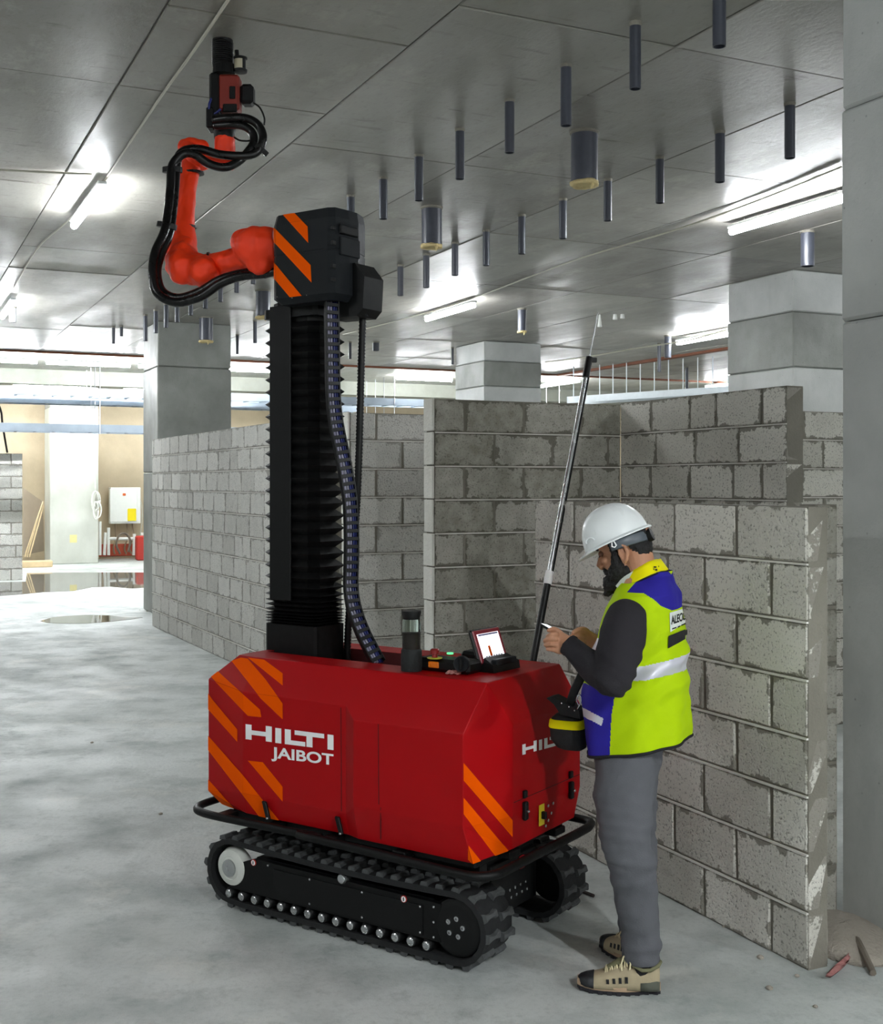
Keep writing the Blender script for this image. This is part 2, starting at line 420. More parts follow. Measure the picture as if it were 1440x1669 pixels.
def lime(x, y, dx, dy, nx, ny, H, lab):
    # light from the left painted as white slabs on the end face, per course
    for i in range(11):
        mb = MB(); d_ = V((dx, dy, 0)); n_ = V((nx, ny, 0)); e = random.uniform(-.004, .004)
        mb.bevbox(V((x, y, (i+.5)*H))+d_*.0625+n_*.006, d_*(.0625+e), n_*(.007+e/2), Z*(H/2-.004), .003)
        o = link('lit_end_face', mb, M_lime, lab)
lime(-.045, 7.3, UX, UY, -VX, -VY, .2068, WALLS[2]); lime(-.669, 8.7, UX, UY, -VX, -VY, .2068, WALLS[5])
# ---- pillars
def pillar(c0, d0, w, dpt, label, lifts, mats, lay=0):
    """lifts: z levels; one part per concrete lift"""
    p = empty('concrete_pillar', G(c0+w/2, d0+dpt/2), label, 'pillar')
    for i, (a, b) in enumerate(zip(lifts, lifts[1:])):
        mb = MB(); e = random.uniform(-.004, .006); g = .004
        c = G(c0+w/2, d0+dpt/2, (a+b)/2)
        mb.bevbox(c, G(w/2+e, 0), G(0, dpt/2+e), Z*((b-a)/2-g*.5), .012)
        link('concrete_lift', mb, mats[i], p)
    return p
cd_ = lambda x, y: (x*VX+y*VY, x*UX+y*UY)
MP, MD = M_pillar, M_pillar_d
c, d = cd_(-3.75, 15.8); pillar(c, d, .99, .93, 'square concrete pillar at left behind the long block wall', [0, 1.9, 3.3, CEIL], [MD, MD, MD])  # dark concrete on every lift puts the front face's shade into the colour
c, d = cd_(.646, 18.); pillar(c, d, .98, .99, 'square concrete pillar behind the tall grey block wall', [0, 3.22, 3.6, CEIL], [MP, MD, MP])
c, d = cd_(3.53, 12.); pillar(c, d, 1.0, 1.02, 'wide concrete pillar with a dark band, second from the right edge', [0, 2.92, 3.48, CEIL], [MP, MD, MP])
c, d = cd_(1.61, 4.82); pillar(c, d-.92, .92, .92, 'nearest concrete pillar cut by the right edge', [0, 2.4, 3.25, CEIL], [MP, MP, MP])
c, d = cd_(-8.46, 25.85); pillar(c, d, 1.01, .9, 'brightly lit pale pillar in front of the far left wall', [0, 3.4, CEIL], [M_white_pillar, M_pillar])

# ---- fluorescent tubes
def tube_mat(s, name):
    t = NT(name); t.b.inputs['Base Color'].default_value = (.9, .92, .95, 1)
    t.b.inputs['Emission Color'].default_value = (.93, .97, 1, 1); t.b.inputs['Emission Strength'].default_value = s; return t.m
M_tube = tube_mat(LAMP, 'lit_tube'); M_tubef = tube_mat(FARLAMP, 'lit_tube_far')
M_tuben = tube_mat(NEARLAMP, 'lit_tube_near')
M_lampbody = simple('lamp_housing', 'd6d9da', .4)
def lamp(c, d, label, along='u', z=3.80, L=1.3, mat=None, group=None):
    ctr = G(c, d, z); ax = V((UX, UY, 0)) if along == 'u' else V((VX, VY, 0)); sd = Z.cross(ax)
    p = empty('tube_light', ctr+Z*.04, label, 'light', group)
    mb = MB(); mb.tube([ctr-ax*L/2, ctr+ax*L/2], .028, 10); link('lit_tube', mb, mat or M_tube, p)
    hb = MB(); hb.bevbox(ctr+Z*.042, ax*(L/2+.02), sd*.032, Z*.014, .006); link('housing', hb, M_lampbody, p)
    for s in (-.38, .38):
        wr = MB(); wr.cyl(ctr+ax*L*s+Z*.05, ctr+ax*L*s+Z*(CEIL-z+.004), .004, 6); link('hanger_wire', wr, M_lampbody, p)
gl = 'fluorescent tubes overhead outside the picture'
lamp(1.42, 9.2, 'lit fluorescent tube beside the orange robot arm, upper left')
lamp(1.40, 15.0, 'small lit tube at the left edge above the pipe stub')
lamp(6.36, 7.2, 'largest lit fluorescent tube, at right, ending behind the near pillar', z=3.82, L=1.36)
lamp(6.22, 12.95, 'lit fluorescent tube in the middle, right of the robot hose')
lamp(10.6, 13.7, 'short lit tube half hidden by the pillar with the dark band')
lamp(9.9, 21.75, 'lit tube touching the left side of the middle pillar', 'v', z=3.83, L=1.2, mat=M_tubef)
lamp(12.7, 21.2, 'lit tube right of the middle pillar behind the measuring pole', z=3.8, L=1.5, mat=M_tubef)
lamp(6.2, 21.4, 'lit tube between the left pillar and the mast bellows', 'v', z=3.83, L=1.3, mat=M_tubef)
ordl = ['first', 'second', 'third', 'fourth']
for i, c_ in enumerate((.2, 1.75, 3.3, 4.85)):
    lamp(c_, 21.2, ordl[i]+' lit tube from the left in the bright bay above the upper cable tray', 'v', z=3.8, L=1.4, mat=M_tubef, group='tubes in a row over the left trays')
for c_, d_ in ((1.42, -2.3), (6.3, 1.55), (6.3, -4.2), (6.3, 18.7), (-3.5, 3.45), (-3.5, 9.2), (-3.5, 15), (-3.5, -2.3), (11.2, 2.2), (11.2, 8.0), (16, 8), (16, 14), (16, 20)):
    lamp(c_, d_, 'lit fluorescent tube overhead, out of the picture', group=gl, mat=M_tuben if d_ < 0 and c_ > 0 else None)
for c_ in (-1.5, 1., 3.2, 5.4):  # extra tubes added to brighten the far wall and pale pillar
    lamp(c_, 25.6, 'added tube brightening the far left wall, '+ordl[int((c_+1.6)/2.2)]+' from the left behind the grey beam', 'v', z=3.75, L=1.4, mat=M_tubef, group='added tubes brightening the far wall')
for c_ in (14.5, 18.5):
    lamp(c_, 24.6, ('left' if c_ < 16 else 'right')+' one of two lit tubes before the far right wall', 'v', z=3.75, L=1.4, group='tubes at the far right')

# ---- pipe sleeves in the slab
M_pvc = simple('dark_pvc', '3f424c', .35, var=.2, scale=30); M_pvcd = simple('pipe_bore', '17181c', .8)
M_foam = simple('expanding_foam', 'c9b684', .9, var=.25, scale=60, bmp=.8)
def sleeve(px, yt, yb, wpx, label, group=None, foam=False, mat=None, Y=None):
    Y = Y or (CEIL-EYE)*F/(HY-yt); p = P(px, yt, Y); p.z = CEIL; ln = (yb-yt)/F*Y; r = wpx/F*Y/2
    Y2 = Y+r
    p.y = Y
    tp = empty('pipe_sleeve', p-Z*ln, label, 'pipe', group)
    mb = MB(); n = 18; prof = [(r, CEIL-.0-p.z+.01), (r, -ln), (r*.88, -ln), (r*.88, -.02)]
    mb.lathe(p, Z, [(r, .01), (r, -ln), (r*.86, -ln), (r*.86, -.02)], n, cap=False); link('pipe', mb, mat or M_pvc, tp, smooth=40)
    mb = MB(); mb.lathe(p, Z, [(r*.87, -.021), (.0001, -.021)], n, cap=False); link('bore', mb, M_pvcd, tp)
    cb = MB(); cb.lathe(p, Z, [(r*1.1, .006), (r*1.1, -.012), (r*1.0, -.018)], n, cap=False); link('collar', cb, M_mortar, tp, smooth=40)
    if foam:
        fb = MB(); pr = [(r*.5, -ln-.005), (r*1.02, -ln-.012), (r*1.1, -ln+.002), (r*1.03, -ln+.015), (r*.8, -ln+.01)]
        fb.lathe(p, Z, pr, 22)
        for v in fb.v: v += V((random.uniform(-1, 1), random.uniform(-1, 1), random.uniform(-.6, .6)))*.006
        a = p-Z*ln+V((.4*r, -.8*r, 0))
        fb.tube([a, a-Z*.02+V((.01, 0, 0)), a-Z*.045], [.014, .009, .004], 8)
        link('foam_ring', fb, M_foam, tp, smooth=True)
    return tp
row1 = [(1036, 37, 145, 19), (923, 105, 205, 18), (831, 162, 249, 16), (750, 210, 292, 15), (683, 252, 327, 14.5), (625, 289, 357, 14), (572, 318, 372, 13)]
row2 = [(1288, 168, 258, 17), (1174, 214, 297, 16), (1076, 256, 331, 14), (991, 292, 360, 13.5), (918, 324, 389, 13), (851, 350, 414, 12), (793, 375, 433, 11.5), (742, 395, 449, 11), (695, 414, 469, 10.5), (653, 432, 482, 10), (615, 449, 495, 10)]
ordn = ['first', 'second', 'third', 'fourth', 'fifth', 'sixth', 'seventh', 'eighth', 'ninth', 'tenth', 'eleventh', 'twelfth', 'thirteenth', 'fourteenth']
sleeve(1173, -12, 76, 22, 'dark pipe sleeve in broken foam, cut by the top edge at right', 'narrow sleeves in the front row')
for i, (x, a, b, w) in enumerate(row1):
    sleeve(x, a, b, w, f'{ordn[i]} dark pipe sleeve from the right in the front row' + (', half behind the robot head' if i == 6 else ''), 'narrow sleeves in the front row')
for i, (x, a, b, w) in enumerate(row2):
    sleeve(x, a, b, w, f'{ordn[i]} dark pipe sleeve from the right in the second row' + (', nearest the near pillar' if i == 0 else ''), 'narrow sleeves in the second row')
sleeve(953, 215, 300, 44, 'widest short pipe with torn yellow foam at its mouth', 'wide pipe stubs', True)
sleeve(704, 338, 402, 33, 'wide short pipe with foam just right of the robot head', 'wide pipe stubs', True)
sleeve(1317, 377, 434, 22, 'shiny pipe stub hanging below the largest tube light at right', 'wide pipe stubs')
sleeve(851, 503, 541, 14, 'pipe stub with a foam rim above the middle pillar', 'wide pipe stubs', True)
sleeve(429, 473, 518, 24, 'wide pipe stub half hidden by the left side of the mast', 'wide pipe stubs', True)
sleeve(336, 517, 557, 22, 'wide pipe stub with foam in front of the left pillar', 'wide pipe stubs', True)
back = [(237, 513, 556, 7, 'against the left edge of the left pillar'), (254, 505, 543, 7.5, 'over the lit side of the left pillar'), (271, 495, 534, 8, 'at the left corner of the left pillar'), (289, 490, 525, 8, 'below the lowest bend of the black hose'),
        (311, 482, 514, 8, 'right of the lowest hose bend'), (335, 476, 503, 8, 'under the rising black hose'), (359.5, 460, 492, 8, 'below the orange elbow, to its right'), (386, 448, 477, 8, 'below the orange upper arm'), (413, 432, 463, 8, 'nearest the robot head on its left'),
        (416, 522, 559, 6, 'hanging just left of the bellows top'), (387, 545, 577, 5, 'right of the left pillar, over the far bay'), (571, 557, 585, 5, 'between the bellows and the ribbed hose'), (613, 557, 572, 11, 'short and wide, right of the ribbed hose'), (738, 566, 594, 4, 'at the left face of the middle pillar'),
        (185, 532, 560, 5, 'longer of the two left of the left pillar'), (198, 531, 548, 5, 'shorter of the two left of the left pillar'), (1075, 560, 606, 6, 'long one over the speckled wall'), (1089, 547, 583, 11, 'wide one over the speckled wall'), (1120, 598, 634, 5, 'lowest one over the speckled wall')]
for x, a, b, w, t_ in back: sleeve(x, a, b, w, 'small dark pipe stub '+t_, 'pipe stubs farther back')
sleeve(21, 500, 525, 11, 'pale grey pipe stub below the left edge tube light', 'pipe stubs farther back', mat=simple('grey_pvc', 'a8aaad', .35))

# ---- festoon cables under the slab
M_cable = simple('grey_cable', 'b9b6a8', .6); M_black = simple('black_rubber', '070708', .45, var=.3, spec=.35); M_wcable = simple('white_cable', 'e6e6df', .5)
def cable(pts, r, label, mat=None, group=None, name='cable', cat='cable', sm=4):
    mb = MB(); mb.tube(bez(pts, sm), r, 6); return link(name, mb, mat or M_cable, smooth=True, label=label, cat=cat, group=group)
def onc(px, py, drop=.016):
    p = onz(px, py, CEIL-drop); return p
cable([onc(x, y) for x, y in ((380, -12), (318, 80), (262, 158), (205, 243), (150, 322), (105, 365), (60, 406), (22, 470))], .0075, 'pale cable along the slab feeding the upper left tube light')
cable([onc(x, y) for x, y in ((-30, 275), (60, 280), (150, 284))], .008, 'short pale cable entering from the left edge towards the tube light')
cable([onc(x, y) for x, y in ((1372, 272), (1240, 325), (1100, 375), (955, 418), (880, 445), (760, 490), (650, 522), (560, 545))], .008, 'long pale cable strung from the right tube light to the mast')
cable([P(x, y, Y) for x, y, Y in ((1186, 538, 16.4), (1120, 555, 17.0), (1035, 568, 18.0), (955, 582, 19.2), (890, 590, 20.2))], .012, 'pale cable between the banded pillar and the middle pillar')

# ---- cable trays in the far bay
M_galv = simple('galvanised_steel', '9aa5b0', .35, .75, var=.15, scale=6); M_rod = simple('zinc_rod', 'c9ccd0', .4, .5)
def tray(c0, c1, d0, z, wid, label, step=1.9):
    t = empty('cable_tray', G((c0+c1)/2, d0, z), label, 'cable tray', 'cable trays in the far bay')
    for dd in (0, wid):
        mb = MB(); mb.box(G((c0+c1)/2, d0+dd, z+.07), G((c1-c0)/2, 0), G(0, .008), Z*.07)
        mb.box(G((c0+c1)/2, d0+dd+(.015 if dd == 0 else -.015), z), G((c1-c0)/2, 0), G(0, .02), Z*.004); link('side_rail', mb, M_galv, t)
    n = int((c1-c0)/.32)
    for i in range(n):
        mb = MB(); mb.box(G(c0+(i+.5)*.32, d0+wid/2, z+.015), G(.02, 0), G(0, wid/2), Z*.008); link('rung', mb, M_galv, t)
    k = int((c1-c0)/step)
    for i in range(k+1):
        for dd in (-.02, wid+.02):
            mb = MB(); mb.cyl(G(c0+.3+i*step, d0+dd, z-.03), G(c0+.3+i*step, d0+dd, CEIL+.005), .007, 6); link('hanger_rod', mb, M_rod, t)
    for q in range(3):
        mb = MB(); mb.tube(bez([G(c0+(c1-c0)*s/8, d0+.1+q*.12+.04*math.sin(s*2.1+q), z+.04) for s in range(9)], 3), .016, 6)
        link('tray_cable', mb, M_wcable if q < 2 else M_black, t)
    return t
tray(-.5, 14.6, 21.9, 3.30, .5, 'upper steel cable tray crossing behind the left pillar')
tray(-.5, 9.5, 21.9, 2.66, .5, 'lower steel cable tray at left, below the upper one')
tray(-.5, 9, 22.9, 3.22, .45, 'rear steel cable tray seen just behind the upper one')
t = empty('cable_tray', P(1035, 643, 21.5), 'white cable tray edge just above the speckled wall at right', 'cable tray', 'cable trays in the far bay')
a, b = P(925, 652, 22.1), P(1200, 634, 20.0); ax = (b-a)/2; sd = Z.cross(ax).normalized()
mb = MB(); mb.box((a+b)/2, ax, sd*.01, Z*.06); link('side_rail', mb, simple('white_steel', 'dfe6ea', .4, .2), t)
mb = MB(); mb.box((a+b)/2+sd*.5, ax, sd*.01, Z*.06); link('side_rail', mb, MATS['white_steel'], t)
for i in range(12):
    q = a.lerp(b, (i+.5)/12); mb = MB(); mb.cyl(q-Z*.05, V((q.x, q.y, CEIL+.003)), .009, 6); link('hanger_rod', mb, MATS['white_steel'], t)
    mb = MB(); mb.box(q+sd*.25, ax*.02, sd*.25, Z*.008); link('rung', mb, MATS['white_steel'], t)
# ---- electrical corner at far left
M_white = simple('white_enamel', 'eceee9', .35, var=.04); M_yel = simple('yellow_print', 'f2dc10', .5, var=.05)
DB = 28.35
def onfar(px, py, dd=DB):
    """point on a plane d = dd"""
    k = (px-CX)/F; Y = dd/(k*UX+UY); return P(px, py, Y)
def farbox(x0, x1, y0, y1, dd, th):
    mb = MB(); a, b = onfar(x0, y1, dd), onfar(x1, y1, dd); c_ = onfar(x0, y0, dd)
    mb.bevbox((a+b)/2+Z*((c_.z-a.z)/2)+G(0, -th/2), (b-a)*.5-Z*(b-a).z*.5, G(0, th/2), Z*((c_.z-a.z)/2), .012); return mb
cab = empty('electrical_cabinet', onfar(201, 855), 'white electrical cabinet with a yellow label on the far wall', 'electrical box')
link('cabinet_body', farbox(177, 226, 794, 853, DB, .25), M_white, cab)
link('cabinet_door', farbox(179, 224, 796, 851, DB-.25, .02), M_white, cab)
link('warning_label', farbox(208, 222, 829, 849, DB-.27, .004), M_yel, cab, label='yellow label')
link('indicator', farbox(200, 205, 804, 808, DB-.27, .01), simple('indicator_orange', 'e0703a', .5), cab)
for i, x in enumerate((188, 207, 216)):
    mb = MB(); mb.tube(bez([onfar(x, 853, DB-.1), onfar(x+1, 875, DB-.1), onfar(x-3-i, 893, DB-.15), onfar(x-1, 903, DB-.2)], 4), .02, 8); link('cable_tail', mb, simple('brown_cable', '8b7a63', .6), cab, smooth=True)
mb = MB(); mb.tube(bez([onfar(224, 800, DB-.2), onfar(232, 830, DB-.2), onfar(229, 870, DB-.2), onfar(222, 900, DB-.2)], 5), .015, 6); link('conduit', mb, M_cable, cab, smooth=True)
st = empty('support_rack', onfar(195, 905), 'low frame of white pipes below the electrical cabinet', 'pipe')
for x0, y0, x1, y1 in ((177, 860, 177, 905), (172, 868, 170, 905), (219, 870, 218, 905), (177, 878, 232, 878), (163, 850, 163, 905), (232, 868, 232, 905)):
    mb = MB(); mb.cyl(onfar(x0, y0, DB-.32), onfar(x1, y1, DB-.32), .035, 8); link('pipe', mb, M_white, st, smooth=40)
mb = MB(); mb.tube(bez([onfar(196, 903, DB-.5), onfar(190, 888, DB-.5), onfar(194, 873, DB-.5), onfar(204, 869, DB-.5), onfar(212, 880, DB-.5), onfar(209, 900, DB-.5)], 5), .025, 8)
link('hose', mb, simple('grey_hose', '6f6558', .6), smooth=True, label='thin grey hose looped on the floor under the electrical cabinet', cat='hose')
link('trim_4', farbox(161, 245, 886, 906, 28.49, .05), M_brick_red, kind='structure', label='red painted band along the foot of the far wall')
mb = MB(); mb.bevbox(onfar(233, 892, 27.6)+Z*.0, G(.16, 0), G(0, .12), Z*.28, .03)
for v in mb.v: v.z += .28-onfar(233, 892, 27.6).z
link('red_drum', mb, simple('red_plastic', 'b3342a', .4), label='small red tank beside the left pillar at the far wall', cat='tank')
# coil of white cable hanging on the pale pillar
pc, pd = cd_(-8.46, 25.85)
coil = empty('cable_coil', G(pc+1.05, pd-.12, 1.), 'coil of white cable hanging at the corner of the pale pillar', 'cable')
for k in range(6):
    cx_, cz_, rx, rz_ = 157+random.uniform(-3, 3), (816 if k < 4 else 833)+random.uniform(-4, 4), random.uniform(4, 6.5), random.uniform(12, 17)
    mb = MB(); mb.tube([onfar(cx_+rx*math.cos(a*math.pi/9), cz_+rz_*math.sin(a*math.pi/9), pd-.08-.02*k) for a in range(19)], .016, 6); link('cable_loop', mb, M_wcable, coil, smooth=True)
mb = MB(); mb.tube(bez([onfar(155, 695, pd-.1), onfar(154, 750, pd-.1), onfar(156, 800, pd-.1)], 4), .013, 6); link('cable_drop', mb, M_wcable, coil, smooth=True)
mb = MB(); q = onfar(119.5, 878, pd-.01); mb.bevbox(q, G(.08, 0), G(0, .008), Z*.09, .005); link('notice', mb, simple('pale_yellow', 'e8dd9a', .7), label='small pale yellow square fixed on the pale pillar', cat='sign')
# hanging black cable, top left wall
mb = MB(); mb.tube(bez([onfar(-4, 655, 22.6), onfar(2, 672, 22.6), onfar(4, 690, 22.6), onfar(8, 715, 22.6), onfar(12, 738, 22.6)], 4), .02, 6); link('cable', mb, M_black, smooth=True, label='black cable hanging behind the block wall at the left edge', cat='cable')
# grey membrane leaning left of pale pillar
mb = MB(); pts = [onfar(38, 795, 27.4), onfar(70, 818, 27.6), onfar(72, 898, 27.6), onfar(38, 905, 27.2), onfar(44, 860, 27.)]
mb.prism([pts[i] for i in (0, 1, 2, 3)], G(0, .03)); link('plastic_sheet', mb, simple('brown_sheet', '9b8d7c', .8, bmp=.5, bscale=8), label='brownish sheet leaning between the left block wall and the pale pillar', cat='sheet')
for i, (x0, x1) in enumerate(((44, 66), (48, 71), (40, 70))):
    mb = MB(); mb.cyl(onfar(x0, 908, 26.9-.12*i), onfar(x1, 830-6*i, 27.3-.12*i), .016, 8); link('batten', mb, simple('pale_wood', 'cdb690', .7, var=.25), label=('shortest', 'middle', 'longest')[i]+' thin pale batten leaning left of the pale pillar', cat='batten', group='battens by the pale pillar')
q = onfar(54, 905, 26.2); q.z = .071; mb = MB(); mb.bevbox(q, G(.38, 0), G(0, .12), Z*.07, .02); link('plank', mb, simple('pale_wood', 'cdb690'), label='pinkish timber lying on the floor left of the pale pillar', cat='timber')

# ---- water on the floor
t = NT('still_water'); t.b.inputs['Base Color'].default_value = (.10, .10, .09, 1); t.b.inputs['Roughness'].default_value = .03
t.b.inputs['IOR'].default_value = 1.33; bump(t, noi(t, coords(t, 'pos'), 3, 2), .02, .01); M_water = t.m
def puddle(pxs, label):
    mb = MB(); pts = [onz(x, y, .004) for x, y in pxs]; mb.prism(pts, (0, 0, -.0035)); link('puddle', mb, M_water, label=label, cat='puddle')
puddle([(44, 934), (120, 933), (245, 933), (262, 938), (260, 956), (215, 959), (180, 956), (150, 957), (120, 963), (70, 965), (30, 969), (-60, 975), (-60, 950), (42, 948)], 'wide puddle mirroring the bright far wall')
puddle([(66, 1012), (85, 1006), (105, 1004), (140, 1002), (180, 1003), (205, 1006), (233, 1006), (215, 1009), (180, 1013), (140, 1016), (100, 1016), (78, 1015)], 'narrow puddle on the floor nearer the camera')
0 and puddle([(95, 1140), (110, 1132), (130, 1136), (122, 1150), (104, 1152)], 'small damp patch on the floor left of the robot')
# ---- rubble at the foot of the near pillar
M_dirt = concrete('loose_dirt', 'b5ada2', '979084', .95, .2, bmp=1)
mb = MB(); cxx, cyy = 1.50, 4.52; N = 14; rings = []
for i in range(6):
    r = 1-i/5.; rings.append([V((1.56+.25*r*math.cos(a*2*math.pi/N)*.8+.05*mnoise.noise(V((a, i, 1))), 4.62+.30*r*math.sin(a*2*math.pi/N)+.05*mnoise.noise(V((a, i, 5))), .001+(1-r*r)*.06+(.012*mnoise.noise(V((a*1.3, i, 9))) if i else 0))) for a in range(N)])
mb.loft(rings); link('dirt_heap', mb, M_dirt, smooth=True, label='low heap of dirt between the low wall end and the near pillar', cat='rubble')
mb = MB(); a, b = onz(1397, 1532, .035), onz(1424, 1586, .012); mb.tube([a, (a+b)/2+Z*.002, b], [.015, .014, .012], 7); link('stick', mb, simple('grey_wood', '6f675c', .9, var=.3, scale=20), label='weathered stick lying at the foot of the near pillar', cat='stick')
mb = MB(); base = onz(1368, 1575, .004); rings = []
for i in range(7):
    s = i/6; p = onz(1354+34*s, 1590-36*s, .02+.015*math.sin(i*2)); w = .012+.02*math.sin(math.pi*min(1, s+.15)); rings.append([p+V((w, w*.5, 0)), p+Z*.012, p-V((w, w*.5, 0)), p-Z*.008])
mb.loft(rings); link('rag', mb, simple('reddish_rag', '9b6a66', .9, var=.3), smooth=True, label='crumpled reddish rag by the weathered stick', cat='rag')
mb = MB(); mb.tube([onz(950, 1453, .008), onz(968, 1460, .008)], .008, 6); link('wood_chip', mb, simple('dark_wood', '2f2622', .8), label='dark splinter on the floor between the robot and the low wall', cat='wood')
for i, (x, y) in enumerate(((1255, 1610), (1330, 1640), (262, 1326), (150, 1210), (1300, 1590), (1010, 1440), (240, 996), (228, 994), (1240, 1560), (1180, 1510))):
    mb = MB(); p = onz(x, y, .004); s = random.uniform(.006, .014); mb.ell(p, (s, 0, 0), (0, s*1.3, 0), (0, 0, s*.5), 7, 5)
    link('mortar_crumb', mb, M_dirt, label='small crumb of mortar on the floor', cat='rubble', group='mortar crumbs on the floor')
# white plastic ties hanging from the slab
for i, (x, y, h, t_) in enumerate(((978, 513, 20, 'largest, left'), (1003, 507, 14, 'middle'), (1015, 503, 16, 'right'))):
    p = P(x, y, 15.2); mb = MB(); mb.cyl(V((p.x, p.y, CEIL+.002)), p, .003, 5); mb.lathe(p-Z*h/F*15.2, Z, [(.03, 0), (.022, .06), (.01, h/F*15.2)], 8)
    link('plastic_tie', mb, M_white, label=f'white plastic tie hanging from the slab right of the pole tip, {t_} of three', cat='tie', group='white ties under the slab')

# ================================================================== ROBOT
A0 = V((-.056, 4.364, 0)); SA = V((-.826, .563, 0)); WB = V((.563, .826, 0))
def R(s, w, z=0.): return A0+SA*s+WB*w+Z*z
def D(s, w, z=0.): return SA*s+WB*w+Z*z
M_red = simple('red_paint_gloss', hexc('a8060e'), .42, var=.03, scale=4, spec=.16)
M_org = simple('orange_print', hexc('f25a00'), .6, var=.03, spec=.03); M_wht = simple('white_print', hexc('ffffff'), .5, var=.0, spec=.1)
M_blk = simple('black_steel', '08090a', .5, .1, var=.3, scale=20, bmp=.15, spec=.3); M_rub = simple('track_rubber', '18191b', .8, var=.45, scale=40, bmp=.5)
M_lugm = simple('worn_rubber', '4a4c4d', .8, var=.45, scale=60, bmp=.6)
M_plas = simple('grey_black_plastic', '181b1e', .6, var=.08, spec=.2, bmp=.15, bscale=200); M_plas2 = simple('dark_plastic', '0a0b0c', .5, var=.15, spec=.3)
M_steel = simple('bright_steel', 'c4c6c8', .25, .9, var=.1); M_nylon = simple('white_nylon', 'd8dad4', .45, var=.12, scale=25)
M_bel = simple('bellows_fabric', '050506', .6, var=.3, scale=30, spec=.3); M_well = simple('dark_red_inside', '45080a', .6)
rob = empty('drilling_robot', R(.45, .38, 0), 'red tracked ceiling drilling robot with black mast and orange arm', 'robot')
# ---- body shell
mid = [(-.25, .725), (-.25, .196), (-.18, -.03), (.315, -.03), (.375, 0.), (.912, 0.), (1.15, .04), (1.2, .15), (1.2, .61), (1.15, .73), (.912, .76), (.375, .76), (.315, .79), (-.18, .80)]
zm_hi = [.862, .868, .862, .857, .900, .900, .926, .93, .93, .926, .900, .900, .857, .862]
zm_lo = [.53, .53, .53, .53, .488, .488, .456, .47, .47, .456, .488, .488, .53, .53]
bot = [(-.225, .72), (-.235, .22), (-.205, -.005), (.315, -.0), (.375, .02), (.912, .02), (1.10, .07), (1.13, .16), (1.13, .6), (1.1, .69), (.912, .74), (.375, .74), (.315, .755), (-.18, .78)]
top = [(-.205, .638), (-.205, .09), (-.205, .09), (.3, .09), (.38, .09), (.93, .09), (1.03, .10), (1.04, .16), (1.04, .6), (1.03, .66), (.93, .66), (.38, .66), (.3, .66), (-.205, .638)]
ZT = 1.03
N = 14; mb = MB(); vs = [R(s, w, .40) for s, w in bot]+[R(s, w, z) for (s, w), z in zip(mid, zm_lo)]+[R(s, w, z) for (s, w), z in zip(mid, zm_hi)]
Mi = len(vs); vs.append(R(-.18-.07*.523, -.03+.226*.523, .936))
T0 = len(vs); tu = []; tmap = []
for p in top:
    if p not in tu: tu.append(p); vs.append(R(p[0], p[1], ZT))
    tmap.append(T0+tu.index(p))
fs = [tuple(range(N))[::-1]]
for j in range(N):
    k = (j+1) % N
    fs.append((j, k, N+k, N+j))
    if j == 1: fs.append((N+1, N+2, 2*N+2, Mi, 2*N+1))
    else: fs.append((N+j, N+k, 2*N+k, 2*N+j))
    a, b = tmap[j], tmap[k]
    if j == 1: fs += [(2*N+1, Mi, a), (Mi, 2*N+2, b)]
    elif a == b: fs.append((2*N+j, 2*N+k, a))
    else: fs.append((2*N+j, 2*N+k, b, a))
# top with the open well
wi = [(.27, .52), (.27, .24), (1.0, .24), (1.0, .52)]
W0 = len(vs); vs += [R(s, w, ZT) for s, w in wi]; W1 = len(vs); vs += [R(s, w, .90) for s, w in wi]
tl = [T0+tu.index(p) for p in tu]       # order follows the outline
def ti(p): return T0+tu.index(p)
fs += [(ti((-.205, .638)), ti((-.205, .09)), W0+1, W0), (ti((-.205, .09)), ti((.3, .09)), ti((.38, .09)), ti((.93, .09)), ti((1.03, .10)), W0+2, W0+1),
       (ti((1.03, .10)), ti((1.04, .16)), ti((1.04, .6)), ti((1.03, .66)), W0+3, W0+2), (ti((1.03, .66)), ti((.93, .66)), ti((.38, .66)), ti((.3, .66)), ti((-.205, .638)), W0, W0+3)]
wf = len(fs); fs += [(W0+i, W0+(i+1) % 4, W1+(i+1) % 4, W1+i) for i in range(4)]+[(W1+3, W1+2, W1+1, W1)]
mb.add(vs, fs); mb.mi = [0]*wf+[1]*5
body = link('body_shell', mb, [M_red, M_well], rob, label='faceted gloss red body shell')
bv = body.modifiers.new('b', 'BEVEL'); bv.width = .0035; bv.segments = 2; bv.limit_method = 'ANGLE'; bv.angle_limit = math.radians(8)
BTRI = []
for f in fs[:wf]:
    ps = [vs[i] for i in f]
    for i in range(1, len(ps)-1): BTRI.append((ps[0], ps[i], ps[i+1]))
# printed stripes and lettering: polygons laid on the shell's own facets
def proj(p): return (CX+F*p.x/p.y, HY-F*(p.z-EYE)/p.y)
def clip(poly, tri):
    def area(t): return (t[1][0]-t[0][0])*(t[2][1]-t[0][1])-(t[1][1]-t[0][1])*(t[2][0]-t[0][0])
    if area(tri) < 0: tri = [tri[0], tri[2], tri[1]]
    out = list(poly)
    for i in range(3):
        a, b = tri[i], tri[(i+1) % 3]; ins = lambda p: (b[0]-a[0])*(p[1]-a[1])-(b[1]-a[1])*(p[0]-a[0])
        src = out; out = []
        for j in range(len(src)):
            p, q = src[j], src[(j+1) % len(src)]; sp, sq = ins(p), ins(q)
            if sp >= 0: out.append(p)
            if (sp > 0) != (sq > 0) and abs(sp-sq) > 1e-9:
                t = sp/(sp-sq); out.append((p[0]+(q[0]-p[0])*t, p[1]+(q[1]-p[1])*t))
        if len(out) < 3: return []
    return out
